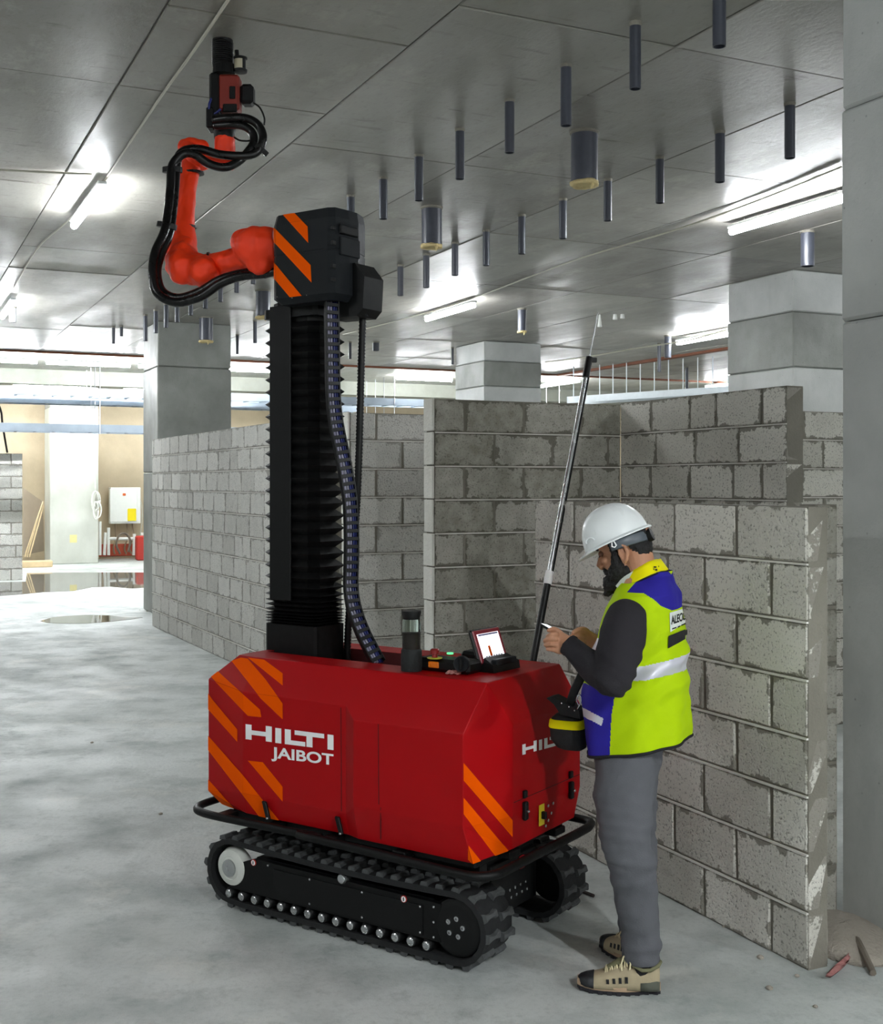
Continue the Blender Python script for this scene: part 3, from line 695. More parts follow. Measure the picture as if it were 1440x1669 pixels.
def decal(name, polys, mat, parent, tris=None, lift=.0016, **kw):
    mb = MB(); eye = V((0, 0, EYE))
    for tr in (tris or BTRI):
        n = (tr[1]-tr[0]).cross(tr[2]-tr[0])
        if n.length < 1e-8: continue
        n.normalize(); c = (tr[0]+tr[1]+tr[2])/3
        if n.dot(eye-c) < 0: n = -n
        # only facets that look outwards towards the front
        if n.dot((c-R(.45, .38, .7))) < 0: continue
        for poly in polys:
            cp = clip(poly, [proj(p) for p in tr])
            if len(cp) < 3: continue
            w = []
            for x, y in cp:
                dr = V(((x-CX)/F, 1, (HY-y)/F)); k = n.dot(tr[0]-eye)/n.dot(dr); w.append(eye+dr*k+n*lift)
            o = len(mb.v); mb.v += w; mb.f.append(tuple(range(o, o+len(w)))); mb.mi.append(0)
    return link(name, mb, mat, parent, **kw) if mb.v else None
def cr(pts): return [(320+x/2.25, 1040+y/2.25) for x, y in pts]
ZT_ = R(-.2, .09, ZT)
for pl in ([(190, 72), (250, 80), (318, 130), (318, 175)], [(130, 84), (165, 72), (190, 76), (255, 152), (318, 240), (318, 298), (238, 222)],
           [(36, 122), (62, 106), (235, 262), (240, 290), (190, 285), (90, 180)], [(30, 180), (30, 245), (152, 381), (152, 335), (60, 225)],
           [(38, 350), (38, 402), (240, 665), (305, 668), (170, 500)], [(38, 510), (38, 562), (75, 606), (152, 638)], [(190, 449), (245, 455), (318, 545), (318, 600)],
           [(980, 457), (1160, 668), (1160, 730), (980, 522)], [(980, 585), (1145, 780), (1100, 805), (980, 645)], [(998, 760), (1055, 832), (1020, 834), (998, 812)]):
    decal('warning_stripe', [cr(pl)], M_org, body)
def seg(x0, y0, w, h, sx, sy):
    return [(x0, y0), (x0+w, y0), (x0+w, y0+h), (x0, y0+h)]
# block lettering from rectangles in a unit frame, sheared on to the shell
HIL = [[(0, 0, .42, 1), (.42, .36, .98, .3), (1.4, -.05, .42, 1.03)], [(2.06, 0, .42, 1)], [(2.72, 0, .42, 1), (3.14, .7, 1.0, .3)], [(3.4, .0, 2.05, .3), (4.22, .3, .42, .7)], [(5.68, 0, .42, 1)]]
def lettering(word, frame, mat, nm='brand_letter'):
    (ox, oy), (ux, uy), (vx, vy) = frame; out = []
    for L in word:
        out.append([[(ox+ux*a+vx*b, oy+uy*a+vy*b) for a, b in ((x, y), (x+w, y), (x+w, y+h), (x, y+h))] for x, y, w, h in L])
    for pl in out: decal(nm, pl, mat, body, lift=.002)
lettering(HIL, ((401, 1180), (143.5/6.1, 18/6.1), (0, 24.5)), M_wht)
lettering(HIL, ((851, 1213.5), (80/6.1, -22/6.1), (0, 17)), M_wht)
def textpolys(txt, frame, size=1.):
    cu = bpy.data.curves.new('t', 'FONT'); cu.body = txt; cu.size = 1; cu.offset = .026
    o = bpy.data.objects.new('t', cu); C.objects.link(o); dg = bpy.context.evaluated_depsgraph_get(); dg.update()
    me = bpy.data.meshes.new_from_object(o.evaluated_get(dg)); w = max(v.co.x for v in me.vertices); h = max(v.co.y for v in me.vertices)
    (ox, oy), (ux, uy), (vx, vy) = frame
    pl = [[(ox+ux*me.vertices[i].co.x/w+vx*(1-me.vertices[i].co.y/h), oy+uy*me.vertices[i].co.x/w+vy*(1-me.vertices[i].co.y/h)) for i in p.vertices] for p in me.polygons]
    bpy.data.objects.remove(o); bpy.data.meshes.remove(me); return pl
decal('model_lettering', textpolys('JAIBOT', ((446, 1217), (98.5, 12), (0, 17.5))), M_wht, body, lift=.002)
# seam lines, front door and fittings
fpl = lambda px, py, s=-.25: (lambda X: X)(None)
def front(px, py, off=0.):
    """point on the shell's front plane (s = -.25)"""
    eye = V((0, 0, EYE)); dr = V(((px-CX)/F, 1, (HY-py)/F)); p0 = R(-.25-off, 0); k = SA.dot(p0-eye)/SA.dot(dr); return eye+dr*k
def side(px, py, w=-.01, off=0.):
    eye = V((0, 0, EYE)); dr = V(((px-CX)/F, 1, (HY-py)/F)); p0 = R(0, w-off); k = WB.dot(p0-eye)/WB.dot(dr); return eye+dr*k
def strip(a, b, n, wd, mat, nm='seam'):
    mb = MB(); ax = (b-a)/2; sd = ax.cross(n).normalized(); mb.box((a+b)/2, ax, sd*wd, n*.0012); link(nm, mb, mat, body)
M_seam = simple('shadow_gap', '3a0507', .8)
strip(side(617, 1180, -.03), side(618, 1311, -.03), WB, .0012, M_seam); strip(side(621, 1316, -.03), side(621, 1368, -.018), WB, .0012, M_seam)
strip(front(838, 1308), front(945, 1262), SA, .0012, M_seam)
strip(side(556, 1153, 0), side(557, 1322, 0), WB, .0012, M_seam)
# raised front door panel with its clipped lower corner
fp = [front(x, y) for x, y in ((838, 1180), (944, 1139), (944.5, 1260), (838, 1306))]
def latch(c, n, up, sc_=1., nm='latch'):
    sd = n.cross(up).normalized(); mb = MB()
    mb.bevbox(c+n*.006, sd*.011*sc_, n*.007, up*.014*sc_, .003); o = link(nm, mb, M_plas2, body)
    mb = MB(); mb.bevbox(c-up*.062*sc_+n*.008, sd*.012*sc_, n*.009, up*.034*sc_, .004); o2 = link(nm, mb, M_plas2, body)
    mb = MB(); mb.lathe(c-up*.062*sc_+n*.017, n, [(.006, 0), (.006, .006), (.003, .009)], 10); link('latch_key', mb, M_steel, body, smooth=40)
nF = -SA; nS = -WB
latch(front(854, 1294), nF, Z); latch(front(929, 1262), nF, Z)
mb = MB(); c_ = front(883, 1328); mb.bevbox(c_+nF*.001, WB*.020, nF*.0016, Z*.040, .001); sw = link('switch_plate', mb, simple('yellow_plate', 'd9c321', .4), body, label='yellow plate with a black isolator switch')
mb = MB(); mb.bevbox(c_+nF*.012, WB*.007, nF*.010, Z*.014, .002); link('isolator_switch', mb, M_plas2, body)
for x, y in ((893, 1313), (901, 1309), (898, 1325), (893, 1337), (889, 1346)):
    mb = MB(); mb.lathe(front(x, y), nF, [(.006, 0), (.006, .004), (.0, .006)], 10); link('bolt', mb, M_steel, body, smooth=40)
for px, py, w in ((433, 1305, .0), (552, 1330, .002)):
    p = side(px, py, w); q = side(px+7, py+29, w-.0); mb = MB(); mb.bevbox((p+q)/2+nS*.008, D(.011, 0), nS*.006, (p-q)/2, .003); st_ = link('strap_latch', mb, M_plas2, body)
    for k in (.95,): mb = MB(); mb.ell(p.lerp(q, k)+nS*.014, D(.006, 0), D(0, .006), Z*.006, 8, 6); link('rivet', mb, M_steel, body, smooth=True)
# ---- bumper tube
bp = [R(.6, -.02, .375), R(.2, -.03, .372), R(-.15, -.045, .37), R(-.24, -.035, .37), R(-.285, .02, .37), R(-.29, .12, .37), R(-.29, .4, .37), R(-.29, .66, .37), R(-.28, .75, .37), R(-.23, .81, .37), R(0, .82, .37)]
mb = MB(); mb.tube(bez(bp, 4), .0175, 10); link('bumper_tube', mb, M_blk, rob, smooth=True)
bp = [R(.5, .0, .375), R(.85, -.01, .375), R(1.12, -.01, .375), R(1.22, .05, .375), R(1.24, .2, .375), R(1.24, .5, .375), R(1.2, .72, .375), R(1.05, .78, .375), R(.5, .79, .375)]
mb = MB(); mb.tube(bez(bp, 4), .017, 10); link('bumper_tube', mb, M_blk, rob, smooth=True)
for s_, w_ in ((1.02, .03), (.75, .03), (.45, .03), (.12, .03), (-.2, .25), (-.2, .6)):
    mb = MB(); mb.bevbox(R(s_, w_, .375), D(.03, 0), D(0, .04), Z*.014, .004); link('bumper_bracket', mb, M_blk, rob)
# ---- chassis
mb = MB(); mb.bevbox(R(.42, .38, .26), D(.55, 0), D(0, .19), Z*.13, .02); ch = link('chassis', mb, M_blk, rob)
mb = MB(); mb.bevbox(R(.42, .38, .38), D(.6, 0), D(0, .33), Z*.02, .006); link('deck_plate', mb, M_blk, rob)
mb = MB(); mb.bevbox(R(-.14, .38, .22), D(.008, 0), D(0, .17), Z*.10, .003); fpn = link('service_panel', mb, M_plas2, rob)
mb = MB(); mb.bevbox(R(-.152, .43, .285), D(.006, 0), D(0, .018), Z*.025, .004); link('red_switch', mb, simple('red_plastic2', 'a3141b', .4), fpn, label='red switch')
for k in range(8):
    mb = MB(); mb.lathe(R(-.149, .34+.04*(k % 4)+.01*(k//4), .20-.03*(k//4)), nF, [(.006, 0), (.006, .004), (.0, .005)], 8); link('bolt', mb, M_steel, fpn, smooth=40)
# ---- crawler tracks
def trackloop(n_end=9):
    """(s,z,normal) along the belt centre line"""
    c0, z0, r0 = -.125, .150, .122; c1, z1, r1 = .985, .155, .122; out = []
    for i in range(n_end+1): a = -math.pi/2-math.pi*i/n_end; out.append((c0+r0*math.cos(a), z0+r0*math.sin(a)))
    m_ = 14
    for i in range(1, m_): t = i/m_; out.append((c0+(c1-c0)*t, z0+r0-.012*math.sin(math.pi*t)+(z1-z0)*t))
    for i in range(n_end+1): a = math.pi/2-math.pi*i/n_end; out.append((c1+r1*math.cos(a), z1+r1*math.sin(a)))
    for i in range(1, m_): t = i/m_; out.append((c1+(c0-c1)*t, .0285))
    return out
def fixloop():
    L = trackloop(); n = len(L)
    return L
def track(w0, w1, outer, lab):
    L = fixloop(); n = len(L)
    tr = empty_child('crawler_track', R(.43, (w0+w1)/2, 0), rob, lab); rings = []
    for i in range(n):
        a, b = L[i-1], L[(i+1) % n]; t = V((b[0]-a[0], b[1]-a[1], 0)).normalized(); nx, nz = -t.y, t.x
        cxm = .43; 
        if (L[i][0]-cxm)*nx+(L[i][1]-.15)*nz < 0: nx, nz = -nx, -nz
        s, z = L[i]; th = .011
        rings.append([R(s+nx*th, w0, z+nz*th), R(s+nx*th, w1, z+nz*th), R(s-nx*th, w1, z-nz*th), R(s-nx*th, w0, z-nz*th)])
    mb = MB(); o = 0
    for r_ in rings: mb.v += r_
    for i in range(n):
        for j in range(4): mb.f.append((i*4+j, i*4+(j+1) % 4, ((i+1) % n)*4+(j+1) % 4, ((i+1) % n)*4+j)); mb.mi.append(0)
    link('rubber_belt', mb, M_rub, tr, smooth=35)
    # lugs at even spacing
    per = [0.]
    for i in range(n): per.append(per[-1]+math.dist(L[i], L[(i+1) % n]))
    NL = 44
    for k in range(NL):
        q = per[-1]*(k+.5)/NL; i = max(j for j in range(n) if per[j] <= q); t_ = (q-per[i])/(per[i+1]-per[i])
        a, b = L[i], L[(i+1) % n]; s, z = a[0]+(b[0]-a[0])*t_, a[1]+(b[1]-a[1])*t_
        tn = V((b[0]-a[0], b[1]-a[1], 0)).normalized(); nx, nz = -tn.y, tn.x
        if (s-.43)*nx+(z-.15)*nz < 0: nx, nz = -nx, -nz
        T = D(tn.x, 0, tn.y); Nn = D(nx, 0, nz); c = R(s, 0, z)+Nn*.011; wA, wB = w0, w1
        hgt = .016
        for half in (0, 1):
            ww0, ww1 = (wA+.002, (wA+wB)/2-.012) if half == 0 else ((wA+wB)/2+.012, wB-.002)
            sh = .010 if half == 0 else -.010; e = T*sh
            def ring(h, g, tw):
                out = []
                for w_, f_ in ((ww0, 1), (ww0+(ww1-ww0)*.35, .55), (ww0+(ww1-ww0)*.65, .55), (ww1, 1)): out.append(c+WB*w_+Nn*h+e+T*(g*f_))
                for w_, f_ in ((ww1, 1), (ww0+(ww1-ww0)*.65, .55), (ww0+(ww1-ww0)*.35, .55), (ww0, 1)): out.append(c+WB*w_+Nn*h+e-T*(g*f_))
                return out
            mb = MB(); mb.loft([ring(-.002, .018, 0), ring(hgt*.8, .014, 0), ring(hgt, .010, 0)]); link('track_lug', mb, M_lugm, tr)
    wo = w0 if outer < 0 else w1; nn = WB*outer
    def at(s, z, off=0.): return R(s, wo, z)+nn*off
    pl = [(-.06, .085), (.99, .085), (1.0, .11), (.93, .155), (.93, .2), (.86, .225), (-.06, .225)]
    mb = MB(); mb.prism([at(s, z, -.03) for s, z in pl], nn*.022); link('side_plate', mb, M_blk, tr)
    pl = [(.02, .095), (.66, .095), (.72, .11), (.75, .15), (.75, .205), (.02, .205)]
    mb = MB(); mb.prism([at(s, z, -.008) for s, z in pl], nn*.004); link('cover_plate', mb, M_plas2, tr)
    mb = MB(); mb.bevbox(R(.43, (w0+w1)/2, .15), D(.45, 0), D(0, abs(w1-w0)/2-.03), Z*.075, .01); link('track_frame', mb, M_blk, tr)
    # white idler at the rear, drive wheel at the front
    mb = MB(); mb.lathe(at(.985, .17, -.07), nn, [(.06, 0), (.078, .02), (.080, .045), (.072, .066), (.048, .074), (.044, .071), (.038, .073), (.0, .073)], 32); link('idler_wheel', mb, M_nylon, tr, smooth=40, label='white idler wheel')
    mb = MB(); mb.lathe(at(.985, .17, .004), nn, [(.036, 0), (.035, .006), (.012, .008), (.010, .004), (0, .004)], 24); link('idler_hub', mb, M_steel, tr, smooth=40)
    mb = MB(); mb.lathe(at(-.125, .150, -.05), nn, [(.104, 0), (.104, .035), (.096, .040), (.07, .044), (.0, .044)], 32); link('drive_wheel', mb, M_plas2, tr, smooth=40)
    for k in range(5):
        a = k*2*math.pi/5+.5; mb = MB(); mb.lathe(at(-.125+.033*math.cos(a), .155+.033*math.sin(a), -.007), nn, [(.0095, 0), (.0095, .007), (.004, .008), (.003, .004), (0, .004)], 12); link('wheel_bolt', mb, M_steel, tr, smooth=40)
    for k in range(15):
        s = .993-.993*k/14
        mb = MB(); mb.lathe(at(s, .064, -.05), nn, [(.024, 0), (.024, .04), (.020, .046), (.006, .046)], 16); r1 = link('roller', mb, M_blk, tr, smooth=40)
        mb = MB(); mb.lathe(at(s, .064, -.006), nn, [(.0165, 0), (.0165, .009), (.012, .012), (.007, .009), (.0, .009)], 14); link('roller_axle', mb, M_steel, tr, smooth=40)
    mb = MB(); mb.lathe(at(.40, .232, -.04), nn, [(.022, 0), (.022, .03), (.017, .04), (.006, .042), (.0, .04)], 18); link('carrier_roller', mb, M_steel, tr, smooth=40)
    for s, z in ((.56, .2), (.56, .105), (.30, .2), (.30, .105), (.03, .2), (.03, .105), (-.03, .21), (-.03, .155), (-.03, .1), (.78, .215)):
        mb = MB(); mb.lathe(at(s, z, -.007), nn, [(.005, 0), (.005, .005), (.002, .008), (0, .008)], 8); link('bolt', mb, M_steel, tr, smooth=40)
    for s, z in ((.86, .212), (.105, .212)):
        mb = MB(); mb.lathe(at(s, z, -.010), nn, [(.013, 0), (.013, .006), (0, .006)], 18); link('round_label', mb, simple('red_print', 'b6322a', .5), tr)
        mb = MB(); mb.lathe(at(s, z, -.004), nn, [(.0105, 0), (.0105, .0006), (0, .0006)], 18); link('round_label_face', mb, M_wht, tr)
        mb = MB(); mb.box(at(s, z, -.003), D(.002, 0), D(0, .0004), Z*.007); link('round_label_mark', mb, M_plas2, tr)
def empty_child(name, loc, parent, label=None):
    o = bpy.data.objects.new(name, None); C.objects.link(o); o.empty_display_size = .1; WP[o.name] = V(loc)
    o.parent = parent; o.location = V(loc)-worldpos(parent)
    if label: o['label'] = label
    return o
track(0., .18, -1, None); track(.58, .76, 1, None)
# ---- mast: bellows
def mring(z, g, s0=.766, s1=1.053, w0=.284, w1=.476, ch=.045):
    s0 -= g; s1 += g; w0 -= g; w1 += g
    return [R(s, w, z) for s, w in ((s0, w0+ch*.6), (s0+ch, w0), (s1-ch, w0), (s1, w0+ch*.6), (s1, w1-ch*.6), (s1-ch, w1), (s0+ch, w1), (s0, w1-ch*.6))]
mb = MB(); zs = 1.16; rings = [mring(.92, .0, ch=.012), mring(1.145, .0, ch=.012), mring(1.15, -.012)]; z = 1.15; k = 0
steps = [.012]*4+[.02]*3+[.03, .038, .045]+[.0535]*40
for st_ in steps:
    if z+st_ > 2.49: break
    rings += [mring(z+st_/2, .013), mring(z+st_, -.016)]; z += st_
rings.append(mring(2.53, -.014)); mb.loft(rings); link('mast_bellows', mb, M_bel, rob, label='black pleated bellows around the lifting mast')
# flat guide cover down the near face
mb = MB(); mb.bevbox(R(.953, .272, 1.88), D(.060, 0), D(0, .0045), Z*.63, .002); link('guide_cover', mb, M_plas2, rob)
# ---- mast head box
HB = [(.59, .20), (.62, .185), (.90, .185), (.924, .20), (.924, .43), (.90, .46), (.70, .46), (.61, .42), (.582, .34), (.582, .28)]
def hring(z, g, pts=HB):
    cs, cw = .75, .34
    return [R(cs+(s-cs)*(1-g), cw+(w-cw)*(1-g), z) for s, w in pts]
mb = MB(); mb.loft([hring(2.50, .14), hring(2.525, .0), hring(2.70, 0), hring(2.703, .012), hring(2.707, .012), hring(2.71, 0), hring(2.835, 0), hring(2.875, .05), hring(2.88, .4)])
hd = link('mast_head', mb, M_plas, rob, label='dark grey head housing on top of the mast')
HT = []
for i in range(len(HB)):
    a, b = HB[i], HB[(i+1) % len(HB)]
    q = [R(*a, 2.525), R(*b, 2.525), R(*b, 2.835), R(*a, 2.835)]; HT += [(q[0], q[1], q[2]), (q[0], q[2], q[3])]
    r0, r1 = hring(2.835, 0), hring(2.875, .05); j = (i+1) % len(HB); HT += [(r0[i], r0[j], r1[j]), (r0[i], r1[j], r1[i])]
def hdecal(poly, mat, nm):
    eye = V((0, 0, EYE)); mb = MB(); cen = R(.75, .34, 2.7)
    for tr in HT:
        n = (tr[1]-tr[0]).cross(tr[2]-tr[0]).normalized(); c = (tr[0]+tr[1]+tr[2])/3
        if n.dot(c-cen) < 0: n = -n
        if n.dot(eye-c) <= 0: continue
        cp = clip(poly, [proj(p) for p in tr])
        if len(cp) < 3: continue
        w = []
        for x, y in cp:
            dr = V(((x-CX)/F, 1, (HY-y)/F)); kk = n.dot(tr[0]-eye)/n.dot(dr); w.append(eye+dr*kk+n*.0025)
        o = len(mb.v); mb.v += w; mb.f.append(tuple(range(o, o+len(w)))); mb.mi.append(0)
    if mb.v: link(nm, mb, mat, hd)
def c1(pts): return [(220+x/3.43, 40+y/3.43) for x, y in pts]
for pl in ([(825, 1060), (895, 1055), (968, 1130), (972, 1222)], [(775, 1130), (985, 1345), (990, 1443), (775, 1212)], [(780, 1330), (950, 1535), (885, 1545), (780, 1420)]): hdecal(c1(pl), M_org, 'warning_stripe')
def hplane(px, py, s): # on plane through s const
    eye = V((0, 0, EYE)); dr = V(((px-CX)/F, 1, (HY-py)/F)); kk = SA.dot(R(s, 0)-eye)/SA.dot(dr); return eye+dr*kk
def fbox(x0, x1, y0, y1, s, th, mat, nm, par, bev=.003, **kw):
    a, b, c = hplane(x0, y1, s), hplane(x1, y1, s), hplane(x0, y0, s); h = (c.z-a.z)/2; wv = WB*((b-a).dot(WB)/2); mb = MB()
    mb.bevbox(a+wv+Z*h, wv, SA*th, Z*h, bev); return link(nm, mb, mat, par, **kw)
fbox(553, 584, 385, 415, .588, .012, M_plas, 'access_cover', hd)
fbox(555, 583, 366, 380, .578, .008, M_plas2, 'handle_recess', hd)
fbox(556, 582, 363, 366.5, .572, .006, M_plas, 'handle', hd)
for y in (368, 392, 430, 452):
    fbox(541, 546, y, y+6, .583, .006, M_plas2, 'vent', hd, .001)
# bracket below right with the hose gland
mb = MB(); q = [(.54, .30), (.70, .30), (.70, .43), (.54, .43)]
mb.loft([[R(s+.02, w, 2.44) for s, w in q], [R(s-.012, w, 2.47) for s, w in q], [R(s-.02, w, 2.60) for s, w in q], [R(s+.03, w, 2.66) for s, w in q]])
link('gland_housing', mb, M_plas2, rob)
mb = MB(); mb.lathe(P(592, 516, 4.98), Z, [(.022, 0), (.026, .01), (.026, .05), (.03, .055), (.03, .08), (.02, .085)], 8); link('hose_gland', mb, M_plas, rob)
for x, y in ((453, 484), (477, 485), (501, 481)):
    mb = MB(); mb.ell(side(x, y, .19)+nS*.002, D(.004, 0), D(0, .004), Z*.004, 8, 6); link('rivet', mb, M_steel, hd)
mb = MB(); mb.loft([mring(2.46, .008, ch=.02), mring(2.50, .008, ch=.02)]); link('mast_collar', mb, M_blk, rob)
# ---- ribbed hose
pts = [(592, 505, 5.02), (590, 560, 5.02), (588, 640, 5.03), (586, 720, 5.04), (583, 800, 5.06), (578, 880, 5.1), (572, 960, 5.14), (568, 1020, 5.17), (566, 1066, 5.18), (566, 1085, 5.18)]
hp = bez([P(*p) for p in pts], 3); fine = []
for a, b in zip(hp, hp[1:]):
    m_ = max(1, int((b-a).length/.007)); fine += [a.lerp(b, i/m_) for i in range(m_)]
mb = MB(); mb.tube(fine, [.0170 if i % 2 else .0138 for i in range(len(fine))], 10); link('ribbed_hose', mb, M_black, rob, smooth=True)
# ---- energy chain
M_chain = simple('chain_plastic', '101113', .45, var=.2, spec=.3); M_bcab = simple('blue_cable', '1b2568', .4); M_gcab = simple('lilac_cable', '8f8ca3', .4)
pts = [(541, 492, 4.93), (541, 520, 4.92), (542, 580, 4.92), (543, 640, 4.92), (548, 690, 4.92), (560, 750, 4.9), (570, 810, 4.9), (573, 860, 4.9), (573, 910, 4.9), (572, 955, 4.9), (577, 990, 4.88), (589, 1025, 4.86), (602, 1052, 4.84), (617, 1080, 4.82)]
cp_ = bez([P(*p) for p in pts], 6)
L_ = [0.]
for a, b in zip(cp_, cp_[1:]): L_.append(L_[-1]+(b-a).length)
def chat(q):
    i = max(j for j in range(len(L_)-1) if L_[j] <= q+1e-9); return cp_[i].lerp(cp_[i+1], min(1, (q-L_[i])/(L_[i+1]-L_[i])))
echain = empty_child('energy_chain', cp_[-1], rob, 'black plastic energy chain with blue and lilac cables')
nl = int(L_[-1]/.0318); wd_ = (WB*.55-SA*.83).normalized()
wd_ = V((.92, .39, 0))
for k in range(nl):
    a, b = chat(L_[-1]*k/nl), chat(L_[-1]*(k+1)/nl); t = (b-a); tl_ = t.length; tn = t.normalized(); sd = (wd_-tn*wd_.dot(tn)).normalized(); nr = sd.cross(tn).normalized(); c = (a+b)/2
    if nr.y > 0: nr = -nr
    mb = MB()
    mb.bevbox(c-sd*.026, tn*(tl_/2+.003), sd*.0035, nr*.015, .002); mb.bevbox(c+sd*.026, tn*(tl_/2+.003), sd*.0035, nr*.015, .002)
    mb.bevbox(c+nr*.012, tn*.0075, sd*.027, nr*.003, .001); mb.bevbox(c-nr*.012, tn*.0075, sd*.027, nr*.003, .001)
    o = link('chain_link', mb, M_chain, echain)
for off, m_, r_ in ((-.015, M_gcab, .0055), (-.003, M_gcab, .005), (.009, M_bcab, .0055), (.019, M_bcab, .004)):
    mb = MB(); pp = [chat(L_[-1]*k/60)+wd_*off for k in range(61)]; mb.tube(pp, r_, 6); link('cable', mb, m_, echain, smooth=True)
# ---- orange arm
M_arm = simple('orange_cover_fabric', hexc('ff3a06'), .55, var=.10, scale=6, bmp=.5, bscale=14)
t = MATS['orange_cover_fabric']
def wob(sc_, am): return lambda p: am*(mnoise.noise(p*sc_)+.5*mnoise.noise(p*sc_*2.3))
# shoulder + upper arm + elbow as one cover, forearm, wrist
mb = MB()
mb.tube([P(450, 402, 5.2), P(432, 403, 5.2), P(416, 402, 5.23), P(400, 402, 5.26)], [.078, .088, .092, .075], 20, round_=False)
mb.tube([P(428, 425, 5.22), P(404, 398, 5.26)], [.07, .075], 16, round_=True)
link_pts = [P(440, 418, 5.25), P(410, 420, 5.3), P(370, 427, 5.37), P(335, 434, 5.45), P(312, 434, 5.5)]
mb.tube(link_pts, [.062, .058, .054, .054, .058], 18, round_=True)
remeshed('arm_cover', mb, M_arm, rob, .007, 3, wob(14, .008), label='orange fabric cover over the shoulder and upper arm')
mb = MB()
mb.tube([P(333, 443, 5.36), P(318, 436, 5.5)], [.072, .07], 16, round_=True)
mb.tube([P(300, 438, 5.42), P(297, 420, 5.52), P(298, 400, 5.56)], [.074, .080, .064], 18, round_=True)
mb.tube([P(286, 436, 5.50), P(312, 448, 5.5)], [.045, .05], 14, round_=True)
remeshed('arm_cover', mb, M_arm, rob, .007, 3, wob(16, .010), label='orange fabric cover around the elbow')
mb = MB()
mb.tube([P(300, 405, 5.56), P(302, 350, 5.62), P(307, 300, 5.68), P(312, 268, 5.72), P(315, 255, 5.72)], [.060, .044, .042, .046, .05], 18, round_=True)
remeshed('arm_cover', mb, M_arm, rob, .007, 3, wob(12, .006), label='orange fabric cover over the forearm')
mb = MB()
mb.tube([P(303, 240, 5.78), P(318, 258, 5.7)], [.040, .046], 16, round_=True)
mb.tube([P(308, 236, 5.78), P(330, 240, 5.78)], [.034, .034], 14, round_=True)
mb.tube([P(322, 262, 5.74), P(352, 259, 5.78), P(372, 262, 5.8)], [.052, .044, .050], 16, round_=True)
mb.tube([P(372, 276, 5.8), P(367, 250, 5.8), P(366, 222, 5.8)], [.030, .050, .049], 16, round_=False)
remeshed('arm_cover', mb, M_arm, rob, .006, 3, wob(16, .006), label='orange fabric cover over the wrist joints')
for a, b, r_ in (((345, 432, 5.43), (347, 431.5, 5.43), .060), ((303, 370, 5.6), (303, 374, 5.6), .050), ((316, 282, 5.7), (316, 285, 5.7), .050), ((412, 430, 5.3), (414, 430, 5.3), .062)):
    p, q = P(*a), P(*b); mb = MB()
    ax = ((q-p).normalized()); mb.tube([p-ax*.005, p+ax*.005], r_, 18); link('cover_strap', mb, M_black, rob)
# drilling unit
tz = lambda y: EYE-(y-HY)/F*5.8
mb = MB(); mb.lathe(P(366, 226, 5.8), Z, [(.050, 0), (.052, .03), (.058, .05), (.058, .09), (.06, .1), (.0, .1)], 20); dr_ = link('tool_adapter', mb, M_blk, rob, smooth=40)
tool = empty_child('drill_unit', P(370, 200, 5.8), rob, 'black and dark red drilling unit pressed to the slab')
mb = MB(); mb.bevbox(P(352, 165, 5.8), V((.024, 0, 0)), V((0, .05, 0)), Z*.125, .01); link('tool_frame', mb, M_blk, tool)
mb = MB(); mb.bevbox(P(375, 155, 5.80), V((.052, 0, 0)), V((0, .045, 0)), Z*.088, .012); link('drill_motor', mb, simple('dark_red_case', '7c2418', .5), tool, label='dark red motor case')
mb = MB(); mb.bevbox(P(379, 151, 5.755), V((.014, 0, 0)), V((0, .006, 0)), Z*.030, .003); link('motor_vent', mb, M_plas2, tool)
mb = MB(); mb.bevbox(P(375, 176, 5.755), V((.034, 0, 0)), V((0, .006, 0)), Z*.020, .004); link('motor_handle', mb, M_plas2, tool)
mb = MB(); mb.bevbox(P(404, 156, 5.8), V((.032, 0, 0)), V((0, .04, 0)), Z*.048, .014); link('side_unit', mb, M_plas2, tool)
mb = MB(); mb.tube([P(365, 122, 5.8), P(365, 105, 5.8)], [.055, .05], 20); link('collar', mb, M_blk, tool)
n_ = 12; prof = []
for i in range(n_): h = i*(tz(69)-tz(108))/n_; prof += [(.049, h), (.053, h+.004), (.049, h+.0085)]
mb = MB(); mb.lathe(P(363, 108, 5.8), Z, prof+[(.050, CEIL-tz(108)+.002)], 24); link('dust_bellows', mb, M_black, tool, smooth=40, label='black ribbed dust cup against the slab')
mb = MB(); mb.lathe(P(392, 118, 5.8), Z, [(.032, 0), (.034, .012), (.026, .016), (.026, .064), (.034, .066), (.034, .072), (.01, .074)], 20); link('dust_filter', mb, M_plas2, tool, smooth=40)
mb = MB(); mb.lathe(P(391, 114.5, 5.8), Z, [(.0275, 0), (.0275, .05)], 20, cap=False); link('filter_jar', mb, simple('dusty_jar', 'b3ab93', .35), tool, smooth=True, label='pale dusty jar')
mb = MB(); mb.cyl(P(387, 98, 5.8), P(386, 82, 5.8), .010, 10); link('pin', mb, M_blk, tool, smooth=40)
mb = MB(); mb.tube(bez([P(346, 158, 5.76), P(341, 172, 5.74), P(344, 188, 5.76), P(360, 178, 5.74)], 5), .006, 8); link('blue_cable', mb, M_bcab, tool, smooth=True)
mb = MB(); mb.tube(bez([P(414, 168, 5.78), P(424, 176, 5.76), P(431, 192, 5.76), P(431, 204, 5.76)], 5), .0045, 8); link('thin_cable', mb, M_black, tool, smooth=True)
mb = MB(); mb.tube(bez([P(382, 224, 5.78), P(392, 229, 5.76), P(408, 229, 5.76), P(416, 222, 5.76)], 5), .0045, 8); link('thin_cable', mb, M_black, tool, smooth=True)
mb = MB(); mb.bevbox(P(345, 196, 5.79), V((.018, 0, 0)), V((0, .05, 0)), Z*.05, .006); link('bracket', mb, M_blk, tool)
